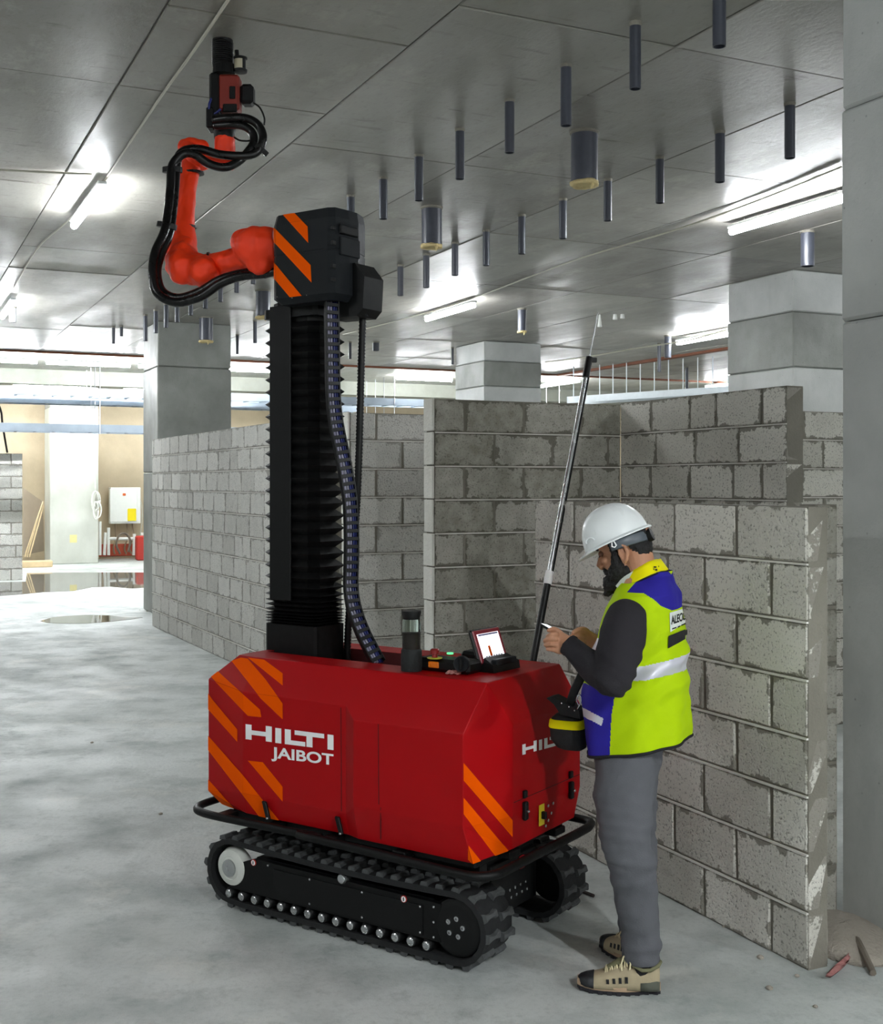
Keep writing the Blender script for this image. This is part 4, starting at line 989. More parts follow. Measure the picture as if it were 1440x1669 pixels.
# hose bundle: two fat black hoses
h1 = [(348, 196, 5.72), (375, 192, 5.70), (402, 193, 5.70), (421, 204, 5.70), (429, 225, 5.69), (421, 246, 5.68), (400, 254, 5.66), (360, 252, 5.63), (325, 243, 5.62), (300, 246, 5.60), (289, 262, 5.58), (286, 300, 5.55), (282, 345, 5.5), (276, 382, 5.45), (262, 415, 5.4), (256, 445, 5.36), (264, 474, 5.34), (290, 486, 5.32), (325, 476, 5.3), (355, 458, 5.28), (385, 448, 5.26), (425, 441, 5.24), (452, 436, 5.22)]
h2 = [(350, 205, 5.73), (378, 203, 5.71), (398, 206, 5.71), (411, 216, 5.71), (414, 232, 5.7), (404, 248, 5.68), (388, 264, 5.66), (366, 273, 5.62), (340, 267, 5.6), (318, 252, 5.58), (299, 251, 5.57), (281, 270, 5.55), (278, 305, 5.52), (274, 345, 5.47), (268, 378, 5.42), (253, 412, 5.37), (249, 446, 5.33), (257, 478, 5.31), (288, 493, 5.3), (328, 483, 5.28), (358, 463, 5.26), (390, 451, 5.24), (428, 447, 5.22), (452, 442, 5.2)]
for h in (h1, h2):
    mb = MB(); mb.tube(bez([P(*p) for p in h], 7), .0205, 12); link('media_hose', mb, simple('hose_skin', '060607', .3, var=.2, spec=.4), rob, smooth=True)
for p, ax_, r_ in (((281, 277, 5.56), Z, .047), ((272, 368, 5.46), Z+V((.2, 0, 0)), .047), ((424, 243, 5.69), V((.7, 0, .9)), .045)):
    c = P(*p); a = V(ax_).normalized(); mb = MB(); mb.tube([c-a*.012, c+a*.012], r_, 12, sec=(.6, 1), up=(0, 1, 0)); link('hose_clamp', mb, M_plas2, rob)

# ---- things standing on the robot
g = empty('grinder_bottle', onz(671, 1093, ZT), 'dark grinder bottle with a clear neck standing on the red body', 'bottle')
b0 = onz(671, 1093, ZT+.001)
def glass(nm, col, rough=.05, tr=1.):
    t = NT(nm); t.b.inputs['Base Color'].default_value = (*lin(col), 1); t.b.inputs['Transmission Weight'].default_value = tr; t.b.inputs['Roughness'].default_value = rough; t.b.inputs['IOR'].default_value = 1.3; return t.m
M_glass = glass('clear_plastic', (.88, .95, .92))
mb = MB(); mb.lathe(b0, Z, [(.040, 0), (.041, .03), (.040, .078), (.036, .084)], 28); link('grip_base', mb, simple('rough_black', '15191a', .8, var=.4, bmp=.8, bscale=90), g, smooth=40)
mb = MB(); mb.lathe(b0+Z*.084, Z, [(.031, 0), (.031, .062), (.0, .062)], 28); link('dark_contents', mb, simple('dark_coffee', '2a1416', .6, var=.5), g, smooth=40)
mb = MB(); mb.lathe(b0+Z*.083, Z, [(.035, 0), (.036, .10), (.0335, .118)], 28, cap=False); link('clear_wall', mb, M_glass, g, smooth=True)
mb = MB(); mb.lathe(b0+Z*.198, Z, [(.031, 0), (.033, .006), (.038, .026), (.037, .032), (0, .033)], 28); link('lid', mb, M_plas2, g, smooth=40)
# control box
cb_c = R(-.0, .30, ZT+.001)
cb = empty('control_box', cb_c, 'black control box with emergency stop and dial on the red body', 'control box')
mb = MB(); ccb = onz(733, 1083, ZT+.026); mb.bevbox(ccb, D(.12, 0), D(0, .05), Z*.025, .012); link('box_body', mb, M_plas2, cb)
mb = MB(); mb.bevbox(onz(768, 1074, ZT+.03)+WB*.05, D(.06, 0), D(0, .04), Z*.026, .012); link('raised_cover', mb, M_plas, cb)
e = onz(709, 1073, ZT+.052); mb = MB(); mb.lathe(e, Z, [(.028, 0), (.030, .003), (.0, .004)], 24); link('yellow_collar', mb, simple('yellow_green', 'd8d84a', .4), cb, smooth=40, label='yellow collar under the stop button')
mb = MB(); mb.lathe(e+Z*.004, Z, [(.011, 0), (.011, .012), (.017, .014), (.018, .028), (.013, .033), (0, .034)], 20); link('stop_button', mb, simple('button_red', '8e2425', .35), cb, smooth=40, label='red mushroom stop button')
w_ = onz(709, 1083, ZT+.028)-WB*.008; mb = MB(); mb.bevbox(w_, D(.024, 0), D(0, .004), Z*.012, .003); link('orange_lamp', mb, simple('amber', 'e87a12', .3), cb, label='orange indicator window')
d0_ = onz(757, 1080, ZT+.045)-WB*.03; mb = MB(); mb.lathe(d0_+WB*.02, nS*.9-SA*.35, [(.028, 0), (.031, .024), (.028, .032), (.022, .028), (.0, .030)], 28); link('dial', mb, M_plas, cb, smooth=40)
mb = MB(); a_ = (nS*.9-SA*.35).normalized(); q_ = d0_+WB*.02+a_*.033; mb.bevbox(q_, a_*.005, Z*.021, a_.cross(Z)*.006, .002); link('dial_grip', mb, M_plas2, cb)
g_ = onz(734, 1066, ZT+.055); mb = MB(); mb.lathe(g_, Z, [(.013, 0), (.013, .005), (0, .007)], 14); link('start_button', mb, simple('button_green', '2fae57', .35, emit=((.1, .8, .25), .6)), cb, smooth=40, label='green lit button')
# tablet on its stand
tb0 = onz(816, 1094, ZT)
ht = empty('tablet_holder', tb0, 'black angular stand carrying the red tablet', 'holder')
ux_ = V((.95, -.05, 0)).normalized(); ux_ = (-SA*.35+WB*.95).normalized(); ux_ = (onz(850, 1085, ZT)-onz(784, 1100, ZT)).normalized(); uy_ = Z.cross(ux_)
cc = (onz(855, 1084, ZT)+onz(787, 1101, ZT))/2+uy_*.03
mb = MB(); mb.loft([[cc-ux_*.092-uy_*.045, cc+ux_*.092-uy_*.045, cc+ux_*.092+uy_*.055, cc-ux_*.092+uy_*.055], [cc-ux_*.092-uy_*.04+Z*.03, cc+ux_*.092-uy_*.04+Z*.03, cc+ux_*.092+uy_*.05+Z*.05, cc-ux_*.092+uy_*.05+Z*.05], [cc-ux_*.08+uy_*.01+Z*.055, cc+ux_*.08+uy_*.01+Z*.055, cc+ux_*.08+uy_*.045+Z*.055, cc-ux_*.08+uy_*.045+Z*.055]])
link('holder_base', mb, M_plas2, ht)
mb = MB(); mb.bevbox(cc-uy_*.03+Z*.036, ux_*.07, uy_*.014, Z*.012, .004); link('holder_lip', mb, M_plas, ht)
TB = empty('rugged_tablet', cc+Z*.04, 'red framed tablet with a lit white screen on its stand', 'tablet')
up_ = (Z*.92+uy_*.34-ux_*.0).normalized(); nrm_ = -ux_.cross(up_).normalized()*-1
if nrm_.y > 0: nrm_ = -nrm_
# the tablet leans back and is rolled slightly to the left
tux = (ux_+Z*-.00).normalized(); tc = cc+uy_*.01+Z*.034+up_*.062-ux_*.012
mb = MB(); mb.bevbox(tc+nrm_*-.006, tux*.096, up_*.070, nrm_*.010, .008); link('rubber_case', mb, M_plas2, TB)
mb = MB(); mb.bevbox(tc+nrm_*.004, tux*.090, up_*.064, nrm_*.004, .003); link('red_frame', mb, simple('tablet_red', '8f2230', .4), TB, label='dark red frame')
mb = MB(); mb.box(tc+nrm_*.0085, tux*.072, up_*.048, nrm_*.0006); t = simple('screen_glow', 'f4f6fb', .3, emit=((.93, .95, 1), .55)); scn = link('screen', mb, t, TB, label='lit white screen')
mb = MB(); mb.box(tc+nrm_*.0095-tux*.016-up_*.022, tux*.007, up_*.020, nrm_*.0005); link('screen_orange_bar', mb, M_org, TB)
mb = MB(); mb.box(tc+nrm_*.0095+up_*.043, tux*.066, up_*.0035, nrm_*.0005); link('screen_header', mb, simple('pale_violet', '8c86b0', .4), TB)
for k in range(7):
    mb = MB(); mb.box(tc+nrm_*.0095-up_*.042+tux*(-.05+.017*k), tux*.006, up_*.002, nrm_*.0005); link('screen_icon', mb, simple('slate', '5c5f70', .4), TB)
# crumpled wrapper
wb = onz(740, 1099, ZT+.002); mb = MB()
for k in range(4):
    c = wb+V((-.018+.012*k, random.uniform(-.008, .008), .007)); mb.ell(c, V((.012, .004, .004)), V((-.003, .009, 0)), V((0, .002, .007)), 7, 5)
for v in mb.v: v += V((random.uniform(-1, 1), random.uniform(-1, 1), random.uniform(-.3, 1)))*.0025
link('wrapper', mb, simple('wrapper_foil', 'b98079', .35, var=.5, scale=50), label='crumpled pinkish wrapper beside the tablet stand', cat='wrapper')

# ---- measuring pole leaning on the low wall
def pl_(z):
    k = z/1.69; return V((.233+.363*k, 5.36+.47*k, z))
pole = empty('measuring_pole', pl_(0), 'long silver telescopic pole with black grips leaning on the low wall', 'pole')
mb = MB(); mb.cyl(pl_(0.0), pl_(1.27), .017, 12); link('lower_grip_tube', mb, M_black, pole, smooth=40)
mb = MB(); mb.cyl(pl_(1.27), pl_(1.33), .02, 12); link('clamp', mb, M_wht, pole, smooth=40)
mb = MB(); mb.cyl(pl_(1.27), pl_(2.28), .0125, 12); link('aluminium_tube', mb, M_steel, pole, smooth=40)
dd_ = V((1, -.2, 0))*.013; mb = MB(); mb.tube([pl_(1.32)+dd_, pl_(2.28)+dd_], .006, 8); link('scale_rail', mb, M_blk, pole)
mb = MB(); mb.cyl(pl_(2.28), pl_(2.385), .018, 12); link('upper_grip', mb, M_black, pole, smooth=40)
mb = MB(); mb.cyl(pl_(2.385), pl_(2.62), .003, 6); link('antenna_tip', mb, M_steel, pole)
mb = MB(); mb.bevbox(pl_(2.37)+V((.025, 0, 0)), V((.015, 0, 0)), V((0, .01, 0)), Z*.012, .003); link('tip_lever', mb, M_black, pole)

# ================================================================== THE MAN
FD = V((-.902, .431, 0)); LD = V((-.431, -.902, 0)); O = V((.69, 4.24, 0))
def B(f, l, z): return O+FD*f+LD*l+Z*z
def Bp(px, py, l=0.):
    """point of the man on the plane at sideways distance l from his middle, seen at the pixel"""
    eye = V((0, 0, EYE)); dr = V(((px-CX)/F, 1, (HY-py)/F)); p0 = O+LD*l; k = LD.dot(p0-eye)/LD.dot(dr); return eye+dr*k
def fz(p): q = p-O; return q.dot(FD), q.dot(LD), p.z
M_skin = simple('skin', hexc('b98567'), .55, var=.12, scale=40, bmp=.25, bscale=160); M_hair = simple('black_hair', '0d0b0b', .7, var=.5, scale=120, bmp=.9, bscale=180)
M_shirt = simple('charcoal_knit', '2c2a2e', .9, var=.12, scale=90, bmp=.4, bscale=260, spec=.2); M_tr = simple('grey_trousers', '5d5e63', .85, var=.10, scale=16, bmp=.35, bscale=220, spec=.2)
M_lime_v = simple('high_visibility_lime', hexc('b4d400'), .8, var=.03, bmp=.25, bscale=220, spec=.2); M_blue_v = simple('royal_blue_cloth', hexc('2a2390'), .8, var=.06, bmp=.25, bscale=220, spec=.2)
M_yel_v = simple('bright_yellow_cloth', hexc('f2e600'), .8, var=.03, spec=.2); M_refl = simple('reflective_tape', 'd4d4df', .35, .15, var=.06); M_pipe = simple('black_binding', '121216', .8)
man = empty('person', B(0, -.05, 0), 'bearded man in white hard hat and lime safety vest looking at his phone', 'person')
# head built in its own frame: x forward, y left, z up
HC = Bp(1017, 893, -.01); pitch = math.radians(22)
hf = (V((-.93, .37, 0)).normalized()); hl_ = V((-hf.y, hf.x, 0)); HF = hf*math.cos(pitch)-Z*math.sin(pitch); HU = hf*math.sin(pitch)+Z*math.cos(pitch)
def H(x, y, z): return HC+HF*x+hl_*y+HU*z
def Hd(x, y, z): return HF*x+hl_*y+HU*z
mb = MB()
mb.ell(H(-.012, 0, .035), Hd(.098, 0, 0), Hd(0, .076, 0), Hd(0, 0, .085), 24, 16)       # skull
mb.ell(H(.030, 0, -.030), Hd(.060, 0, 0), Hd(0, .058, 0), Hd(0, 0, .082), 20, 14)       # face
mb.ell(H(.048, 0, -.088), Hd(.036, 0, 0), Hd(0, .040, 0), Hd(0, 0, .026), 16, 10)       # chin
mb.ell(H(.062, 0, .028), Hd(.026, 0, 0), Hd(0, .050, 0), Hd(0, 0, .016), 16, 10)        # brow
mb.tube([H(.082, 0, .010), H(.094, 0, -.008), H(.106, 0, -.026), H(.100, 0, -.036)], [.008, .009, .012, .011], 10, round_=True)  # nose
for s in (-1, 1):
    mb.ell(H(.096, s*.010, -.034), Hd(.010, 0, 0), Hd(0, .008, 0), Hd(0, 0, .007), 8, 6)
    mb.ell(H(.066, s*.033, -.020), Hd(.020, 0, 0), Hd(0, .022, 0), Hd(0, 0, .018), 10, 8)  # cheek
    mb.ell(H(-.012, s*.070, -.012), Hd(.020, 0, 0), Hd(0, .010, 0), Hd(0, 0, .030), 12, 10)
    ec = H(-.012, s*.083, -.018)
    mb.tube([ec+Hd(.010, 0, -.026), ec+Hd(.012, s*.006, 0), ec+Hd(.006, s*.010, .022), ec+Hd(-.008, s*.013, .028), ec+Hd(-.018, s*.014, .016), ec+Hd(-.016, s*.012, -.004), ec+Hd(-.004, s*.006, -.026), ec+Hd(.006, s*.002, -.032)], [.006, .006, .006, .006, .006, .006, .007, .007], 8, round_=True)
    mb.ell(ec+Hd(.0, s*.002, 0), Hd(.012, 0, 0), Hd(0, .006, 0), Hd(0, 0, .024), 8, 8)
mb.tube([H(.078, .018, -.062), H(.083, 0, -.060), H(.078, -.018, -.062)], [.005, .007, .005], 8, round_=True)   # lower lip
# neck into a trunk core
mb.tube([H(-.035, 0, -.02), Bp(1043, 925, -.02), Bp(1052, 950, -.04), Bp(1058, 985, -.05)], [.060, .058, .056, .070], 20, round_=True)
mb.tube([B(0.0, -.06, 1.36), B(.005, -.06, 1.2), B(.02, -.06, 1.0), B(.02, -.05, .92)], [.11, .125, .115, .11], 20, round_=True, sec=(1.15, .85), up=LD)
# arms
SH = P(1021, 1022, 4.085); EL = P(1000, 1106, 4.0); WR = P(924, 1052, 4.15)
SH2 = P(1050, 1008, 4.44); EL2 = P(1010, 1100, 4.55); WR2 = P(967, 1046, 4.40)
mb.tube([SH, EL], [.038, .036], 12, round_=True); mb.tube([EL, WR], [.038, .027], 12, round_=True)
mb.tube([SH2, EL2], [.045, .040], 12, round_=True); mb.tube([EL2, WR2], [.038, .027], 12, round_=True)
mb.tube([SH, B(-.01, -.05, 1.29), SH2], [.04, .065, .04], 12, round_=True)
# legs core
FT1 = P(1052, 1575, 4.12); FT2 = P(1030, 1520, 4.40)
K1 = P(1032, 1400, 4.10); K2 = P(1027, 1385, 4.36); HP1 = P(1024, 1255, 4.21); HP2 = P(1022, 1240, 4.36)
mb.tube([HP1, K1, FT1], [.06, .048, .036], 12, round_=True); mb.tube([HP2, K2, FT2], [.07, .048, .036], 12, round_=True); mb.tube([HP1, HP2], [.06, .06], 12, round_=True)
mb.tube([B(.02, -.05, .95), (HP1+HP2)/2], [.10, .08], 12, round_=True)
# left hand: back of the hand towards the camera, fingers curled round the phone
hn = V((-.25, -.95, .15)).normalized()
k1 = P(903, 1032, 4.17); wr = WR
def dig(pts, r0, r1, mbx):
    n = len(pts); mbx.tube([V(p) for p in bez(pts, 3)], [r0+(r1-r0)*i/(3*(n-1)) for i in range(3*(n-1)+1)], 9, round_=True)
hb = mb
palm = [WR, P(915, 1049, 4.165), P(905, 1046, 4.17)]
hb.tube([P(926, 1051, 4.155), P(916, 1049, 4.163), P(906, 1046, 4.17)], [.026, .031, .030], 14, sec=(1.25, .62), up=(.35, 0, 1), round_=True)
hb.tube([P(921, 1059, 4.155), P(910, 1058, 4.16)], [.017, .017], 12, round_=True)
# fingers (index to little), each with its own bends, tips hidden under the phone
dig([P(908, 1034, 4.155), P(899, 1034, 4.15), P(893, 1037, 4.17), P(895, 1040, 4.20)], .0082, .0068, hb)
dig([P(907, 1042, 4.15), P(897, 1041, 4.15), P(888.5, 1044, 4.175), P(891, 1045, 4.21)], .0084, .0070, hb)
dig([P(908, 1051, 4.15), P(898, 1050, 4.15), P(889.5, 1051, 4.175), P(892, 1050, 4.21)], .0082, .0068, hb)
dig([P(910, 1060, 4.155), P(901, 1059, 4.155), P(893, 1058, 4.175), P(896, 1056, 4.205)], .0078, .0064, hb)
# thumb leaves the side of the palm, lies on the phone
dig([P(922, 1043, 4.165), P(914, 1032, 4.17), P(904, 1025.5, 4.175), P(895, 1027.5, 4.18)], .0110, .0080, hb)
# right hand held close behind
hb.tube([P(967, 1046, 4.40), P(957, 1042, 4.385), P(948, 1040, 4.37)], [.026, .029, .027], 12, sec=(1.2, .65), up=(.3, 0, 1), round_=True)
dig([P(952, 1030, 4.365), P(944, 1032, 4.35), P(936, 1038, 4.34), P(931, 1037, 4.33)], .0082, .0068, hb)
dig([P(951, 1037, 4.355), P(942, 1038, 4.345), P(935, 1042, 4.35), P(937, 1045, 4.37)], .0084, .0070, hb)
dig([P(952, 1044, 4.355), P(943, 1045, 4.345), P(937, 1048, 4.36), P(940, 1050, 4.38)], .0082, .0068, hb)
dig([P(954, 1051, 4.36), P(946, 1052, 4.35), P(941, 1053, 4.365), P(944, 1054, 4.385)], .0078, .0064, hb)
dig([P(962, 1034, 4.38), P(954, 1026, 4.365), P(944, 1026, 4.345), P(935, 1031, 4.33)], .0110, .0080, hb)
remeshed('body', mb, M_skin, man, .0028, 1)
# eyes, mostly shut as he looks down
for s in (-1, 1):
    e = MB(); e.ell(H(.076, s*.030, .008), Hd(.012, 0, 0), Hd(0, .013, 0), Hd(0, 0, .011), 12, 8); link('eyelid', e, simple('lid_skin', hexc('7d5643'), .5), man, smooth=True)
    e = MB(); e.tube([H(.087, s*.020, .001), H(.0885, s*.030, -.001), H(.083, s*.041, .001)], .0016, 6); link('eyelashes', e, M_hair, man)
    e = MB(); e.tube([H(.090, s*.012, .026), H(.089, s*.028, .031), H(.078, s*.047, .026)], [.0045, .005, .003], 8, round_=True); link('eyebrow', e, M_hair, man, smooth=True)
# hair
mb = MB(); mb.ell(H(-.014, 0, .030), Hd(.096, 0, 0), Hd(0, .0795, 0), Hd(0, 0, .086), 24, 16); mb.ell(H(-.052, 0, -.020), Hd(.050, 0, 0), Hd(0, .060, 0), Hd(0, 0, .048), 18, 12)
hm = remeshed('hair', mb, M_hair, man, .006, 2, wob(60, .003), label='short black hair')
# cut hair away from the face
bm = bmesh.new(); bm.from_mesh(hm.data); org = WP[hm.name]; dl = []
for v in bm.verts:
    p = v.co+org-HC; x, y, z = p.dot(HF), p.dot(hl_), p.dot(HU)
    if (x > .036 and z < .055) or (x > -.034 and z < .016) or (x > .075) or z > .095 or x < -.112: dl.append(v)
bmesh.ops.delete(bm, geom=dl, context='VERTS'); bm.to_mesh(hm.data); bm.free()
# beard
mb = MB()
mb.ell(H(.036, 0, -.078), Hd(.058, 0, 0), Hd(0, .062, 0), Hd(0, 0, .050), 20, 12)
mb.tube([H(.060, 0, -.10), Bp(995, 955, .0), Bp(991, 967, .0)], [.046, .034, .014], 16, round_=True)
for s in (-1, 1):
    mb.tube([H(.018, s*.074, .030), H(.020, s*.074, -.010), H(.028, s*.068, -.045), H(.045, s*.050, -.075)], [.010, .014, .022, .03], 10, round_=True)
    mb.tube([H(.092, s*.006, -.047), H(.088, s*.022, -.052), H(.074, s*.036, -.070)], [.006, .008, .012], 8, round_=True)
remeshed('beard', mb, M_hair, man, .0045, 2, wob(90, .005), label='full black beard')
# ---- hard hat
brim_p = math.radians(3); xa = Hd(math.cos(brim_p), 0, -math.sin(brim_p)).normalized(); za = Hd(math.sin(brim_p), 0, math.cos(brim_p)).normalized()
M_hat = simple('white_hat_shell', 'eef2f3', .3, var=.02, scale=3)
hc = Bp(1004, 879, 0); hc = hc
def HH(x, y, z): return hc+xa*x+hl_*y+za*z
mb = MB(); rings = []; nn_ = 40
for i in range(13):
    t = (i/12)*math.pi/2; r = math.cos(t); zz = .128*math.sin(t)
    rings.append([HH((.118 if math.cos(a) > 0 else .124)*math.cos(a)*max(r, .01)**.85, .106*math.sin(a)*max(r, .01)**.85, zz) for a in [2*math.pi*j/nn_ for j in range(nn_)]])
def brim(g, zz):
    out = []
    for j in range(nn_):
        a = 2*math.pi*j/nn_; k = max(0, math.cos(a)); out.append(HH((.118 if math.cos(a) > 0 else .124)*math.cos(a)+g*(.45*math.cos(a)+2.1*k**2*.45), (.106+g*.45)*math.sin(a), zz-.010*k**2*(g > .01)))
    return out
inner = [[HH(.112*math.cos(2*math.pi*j/nn_), .098*math.sin(2*math.pi*j/nn_), -.004) for j in range(nn_)], [HH(.09*math.cos(2*math.pi*j/nn_), .08*math.sin(2*math.pi*j/nn_), .07) for j in range(nn_)]]
mb.loft(inner[::-1]+[brim(.026, -.010), brim(.030, -.006), brim(.012, .001)]+rings)
hat = link('hard_hat', mb, M_hat, man, smooth=50, label='white hard hat')
mb = MB(); mb.tube([HH(.112*math.cos(a), .094*math.sin(a), -.020-.012*abs(math.cos(a))) for a in [math.pi*(.48+.052*i) for i in range(21)]], .019, 8, sec=(1, .2), up=za); link('headband', mb, simple('grey_band', '555c63', .4), hat, smooth=True)
mb = MB(); mb.lathe(HH(-.108, 0, -.036), -xa, [(.022, 0), (.024, .005), (.023, .020), (0, .022)], 16); link('ratchet_knob', mb, M_plas2, hat, smooth=40)
mb = MB(); mb.tube([HH(-.008, .102, -.006), HH(-.016, .104, -.010), HH(-.018, .104, -.026), HH(-.010, .104, -.030), HH(-.002, .104, -.024), HH(-.008, .102, -.006)], .0028, 6); link('strap_clip', mb, M_wht, hat, smooth=True)
mb = MB(); q = [HH(.064+.016*math.cos(a), .094+.002, .022+.016*math.sin(a)) for a in [math.pi*i/8 for i in range(9)]]
mb.tube(q, .003, 6); link('slot_rim', mb, M_hat, hat, smooth=True)
# ---- trousers
mb = MB()
mb.tube([P(1026, 1205, 4.28), P(1024, 1235, 4.28)], [.135, .135], 24, sec=(.90, 1.02), up=FD, round_=True)
mb.tube([P(1023, 1236, 4.20), P(1016, 1300, 4.15), P(1021, 1370, 4.09), P(1030, 1410, 4.09), P(1036, 1450, 4.11), P(1045, 1520, 4.125), P(1047, 1568, 4.125)], [.104, .102, .082, .077, .072, .064, .062], 24, sec=(1.05, .92), up=FD)
mb.tube([P(1022, 1235, 4.36), P(1026, 1300, 4.36), P(1034, 1370, 4.37), P(1037, 1400, 4.37), P(1036, 1440, 4.38), P(1036, 1490, 4.40), P(1037, 1527, 4.40)], [.112, .098, .080, .076, .070, .062, .060], 22, sec=(1.05, .92), up=FD)
mb.tube([P(1024, 1236, 4.20), P(1024, 1236, 4.36)], [.10, .10], 20, round_=True)
def tfold(p):
    a = .004*mnoise.noise(V((p.x*9, p.y*9, p.z*16)))
    kz = math.exp(-((p.z-.52)/.14)**2)+.9*math.exp(-((p.z-.12)/.08)**2)+.6*math.exp(-((p.z-.82)/.08)**2)
    return a+.009*kz*mnoise.noise(V((p.x*7, p.y*7, p.z*38)))+.003*mnoise.noise(p*30)
remeshed('trousers', mb, M_tr, man, .008, 4, tfold, label='slim grey trousers')
def stitch(pts, nm, r=.0016, mat=None):
    mb = MB(); mb.tube(bez([P(*p) for p in pts], 4), r, 5); link(nm, mb, mat or simple('trouser_seam', '3f4044', .9), man, smooth=True)
# ---- sleeves and shirt
mb = MB()
mb.tube([P(1021, 1010, 4.085), P(1016, 1034, 4.05), P(1008, 1070, 4.02), P(999, 1104, 4.0)], [.072, .080, .076, .066], 22, round_=True)
mb.tube([P(998, 1106, 4.0), P(975, 1092, 4.06), P(950, 1072, 4.11), P(926, 1050, 4.15)], [.067, .058, .046, .037], 20, round_=False)
mb.ell(P(999, 1108, 4.0), V((.062, 0, 0)), V((0, .062, 0)), Z*.060, 18, 12)
mb.tube([P(1045, 998, 4.40), P(1026, 1050, 4.5), P(1012, 1100, 4.54)], [.07, .07, .06], 18, round_=True)
mb.tube([P(1012, 1100, 4.54), P(992, 1076, 4.47), P(970, 1049, 4.405)], [.060, .048, .036], 16, round_=False)
mb.tube([P(1024, 1006, 4.12), P(1050, 1006, 4.24), P(1050, 1006, 4.38)], [.06, .07, .06], 18, round_=True)
mb.tube([B(-.01, -.05, 1.26), B(0, -.05, .92)], [.12, .125], 20, round_=True, sec=(1.2, .8), up=LD)
def sfold(p):
    return .004*mnoise.noise(p*14)+.010*mnoise.noise(V((p.x*9, p.y*9, p.z*30+p.x*22)))*math.exp(-((p.z-1.08)/.13)**2)
remeshed('shirt', mb, M_shirt, man, .007, 3, sfold, label='charcoal long-sleeved shirt')
mb = MB(); a, b = P(930, 1053.5, 4.145), P(925.5, 1050, 4.151); mb.tube([a, b], [.040, .0385], 20, cap=False); link('cuff', mb, M_shirt, man, smooth=True)
# ---- safety vest: one continuous shell over the trunk, coloured panels by place
def vring(z):
    """centre f,l and half sizes"""
    K = [(.815, .004, .176, .205), (.88, .008, .182, .205), (.98, .015, .186, .200), (1.08, .004, .172, .200), (1.16, .0, .160, .200), (1.24, -.010, .140, .205), (1.31, -.016, .124, .200), (1.36, -.029, .107, .172), (1.40, -.032, .090, .125), (1.43, -.040, .076, .092), (1.45, -.045, .070, .080)]
    for a, b in zip(K, K[1:]):
        if z <= b[0]: t = (z-a[0])/(b[0]-a[0]); t = t*t*(3-2*t) if False else t; return [a[i]+(b[i]-a[i])*t for i in range(4)]
    return K[-1]
NA, NZ = 420, 220; z0, z1 = .815, 1.45
rings = []
for i in range(NZ+1):
    z = z0+(z1-z0)*i/NZ; _, cf, af, al = vring(z); r_ = []
    for j in range(NA):
        a = 2*math.pi*j/NA; ca, sa = math.cos(a), math.sin(a); e = .86
        f = cf+af*math.copysign(abs(ca)**e, ca); l = -.05+al*math.copysign(abs(sa)**e, sa)
        low = max(0, min(1, (1.2-z)/.4)); fold = .007*low*math.sin(a*7+1.3*math.sin(z*9))+.005*mnoise.noise(V((f*9+z*5, l*9, z*6)))
        # diagonal drag folds in the small of the back
        g = math.exp(-((z-1.12)/.13)**2)*(.5+.5*math.cos(a-2.2)); fold += .011*g*math.sin(62*(z+.75*f)+3*mnoise.noise(V((f*6, l*6, z*5)))); fold += .005*mnoise.noise(V((f*16+z*10, l*16, z*14-f*9)))
        lean = -.004*math.cos(a)*0
        slope = (.02*(-ca) if z < .86 else 0)
        zz = z+(.035*ca if z < .9 else 0)*(1-(z-z0)/(.9-z0) if z < .9 else 0)*-1+.0
        # collar line drops to the front
        if z > 1.40: zz -= (z-1.40)*(1.9*max(0, ca)+.2)*1.0
        r_.append(B(f+(ca*fold), l+(sa*fold), zz))
    rings.append(r_)
YOKE = [(1022, 966), (1034, 952), (1060, 925), (1085, 925), (1106, 950), (1122, 966), (1122, 982), (1112, 991), (1096, 995), (1078, 988), (1066, 977), (1050, 967)]
FRONTP = [(930, 1100), (949, 1112), (1003, 1130), (997, 1168), (994, 1235), (930, 1235)]
TAPES = [[(1000, 1112), (1022, 1088), (1049, 1086), (1089, 1077), (1135, 1062), (1135, 1085), (1109, 1096), (1054, 1109), (1015, 1111)], [(930, 1144), (948, 1152), (984, 1171), (981, 1183), (948, 1166), (930, 1160)], [(964, 1040), (978, 1040), (976, 1074), (962, 1074)]]
def inpoly(x, y, pl):
    c = False; j = len(pl)-1
    for i in range(len(pl)):
        if (pl[i][1] > y) != (pl[j][1] > y) and x < (pl[j][0]-pl[i][0])*(y-pl[i][1])/(pl[j][1]-pl[i][1])+pl[i][0]: c = not c
        j = i
    return c
def vest_class(p):
    """panel colour, cut from the side pattern, the same on both flanks"""
    f, l, z = fz(p)
    x, y = proj(B(f, max(l, -.1-l), z))
    for t_ in TAPES:
        if inpoly(x, y, t_): return 2
    if inpoly(x, y, FRONTP) or inpoly(x, y, YOKE): return 1
    return 0
mb = MB(); inner_r = []
for k in (0, 1):
    pass
mb.loft(rings, cap=False)
vm = []
for f_ in mb.f: vm.append(vest_class(sum((mb.v[i] for i in f_), V())/4))
mb.mi = vm
vest = link('safety_vest', mb, [M_lime_v, M_blue_v, M_refl], man, smooth=True, label='lime vest with blue yoke, blue front and silver bands')
sol = vest.modifiers.new('s', 'SOLIDIFY'); sol.thickness = .004; sol.offset = -1
mb = MB(); mb.tube(rings[0]+[rings[0][0]], .0055, 6); link('hem_binding', mb, M_pipe, vest, smooth=True)
# arm opening binding and lime edge round the near sleeve
sc0 = P(1018, 1012, 4.03)
for r_, mt, nm in ((.086, M_lime_v, 'armhole_edge'), (.0815, M_pipe, 'armhole_binding')):
    mb = MB(); ring_ = []
    for i in range(29):
        a = math.radians(-60+300*i/28); ring_.append(P(1016, 1018, 4.115)+V((math.cos(a)*r_*.96, .02*math.sin(a*1)-.03, math.sin(a)*r_*1.12)))
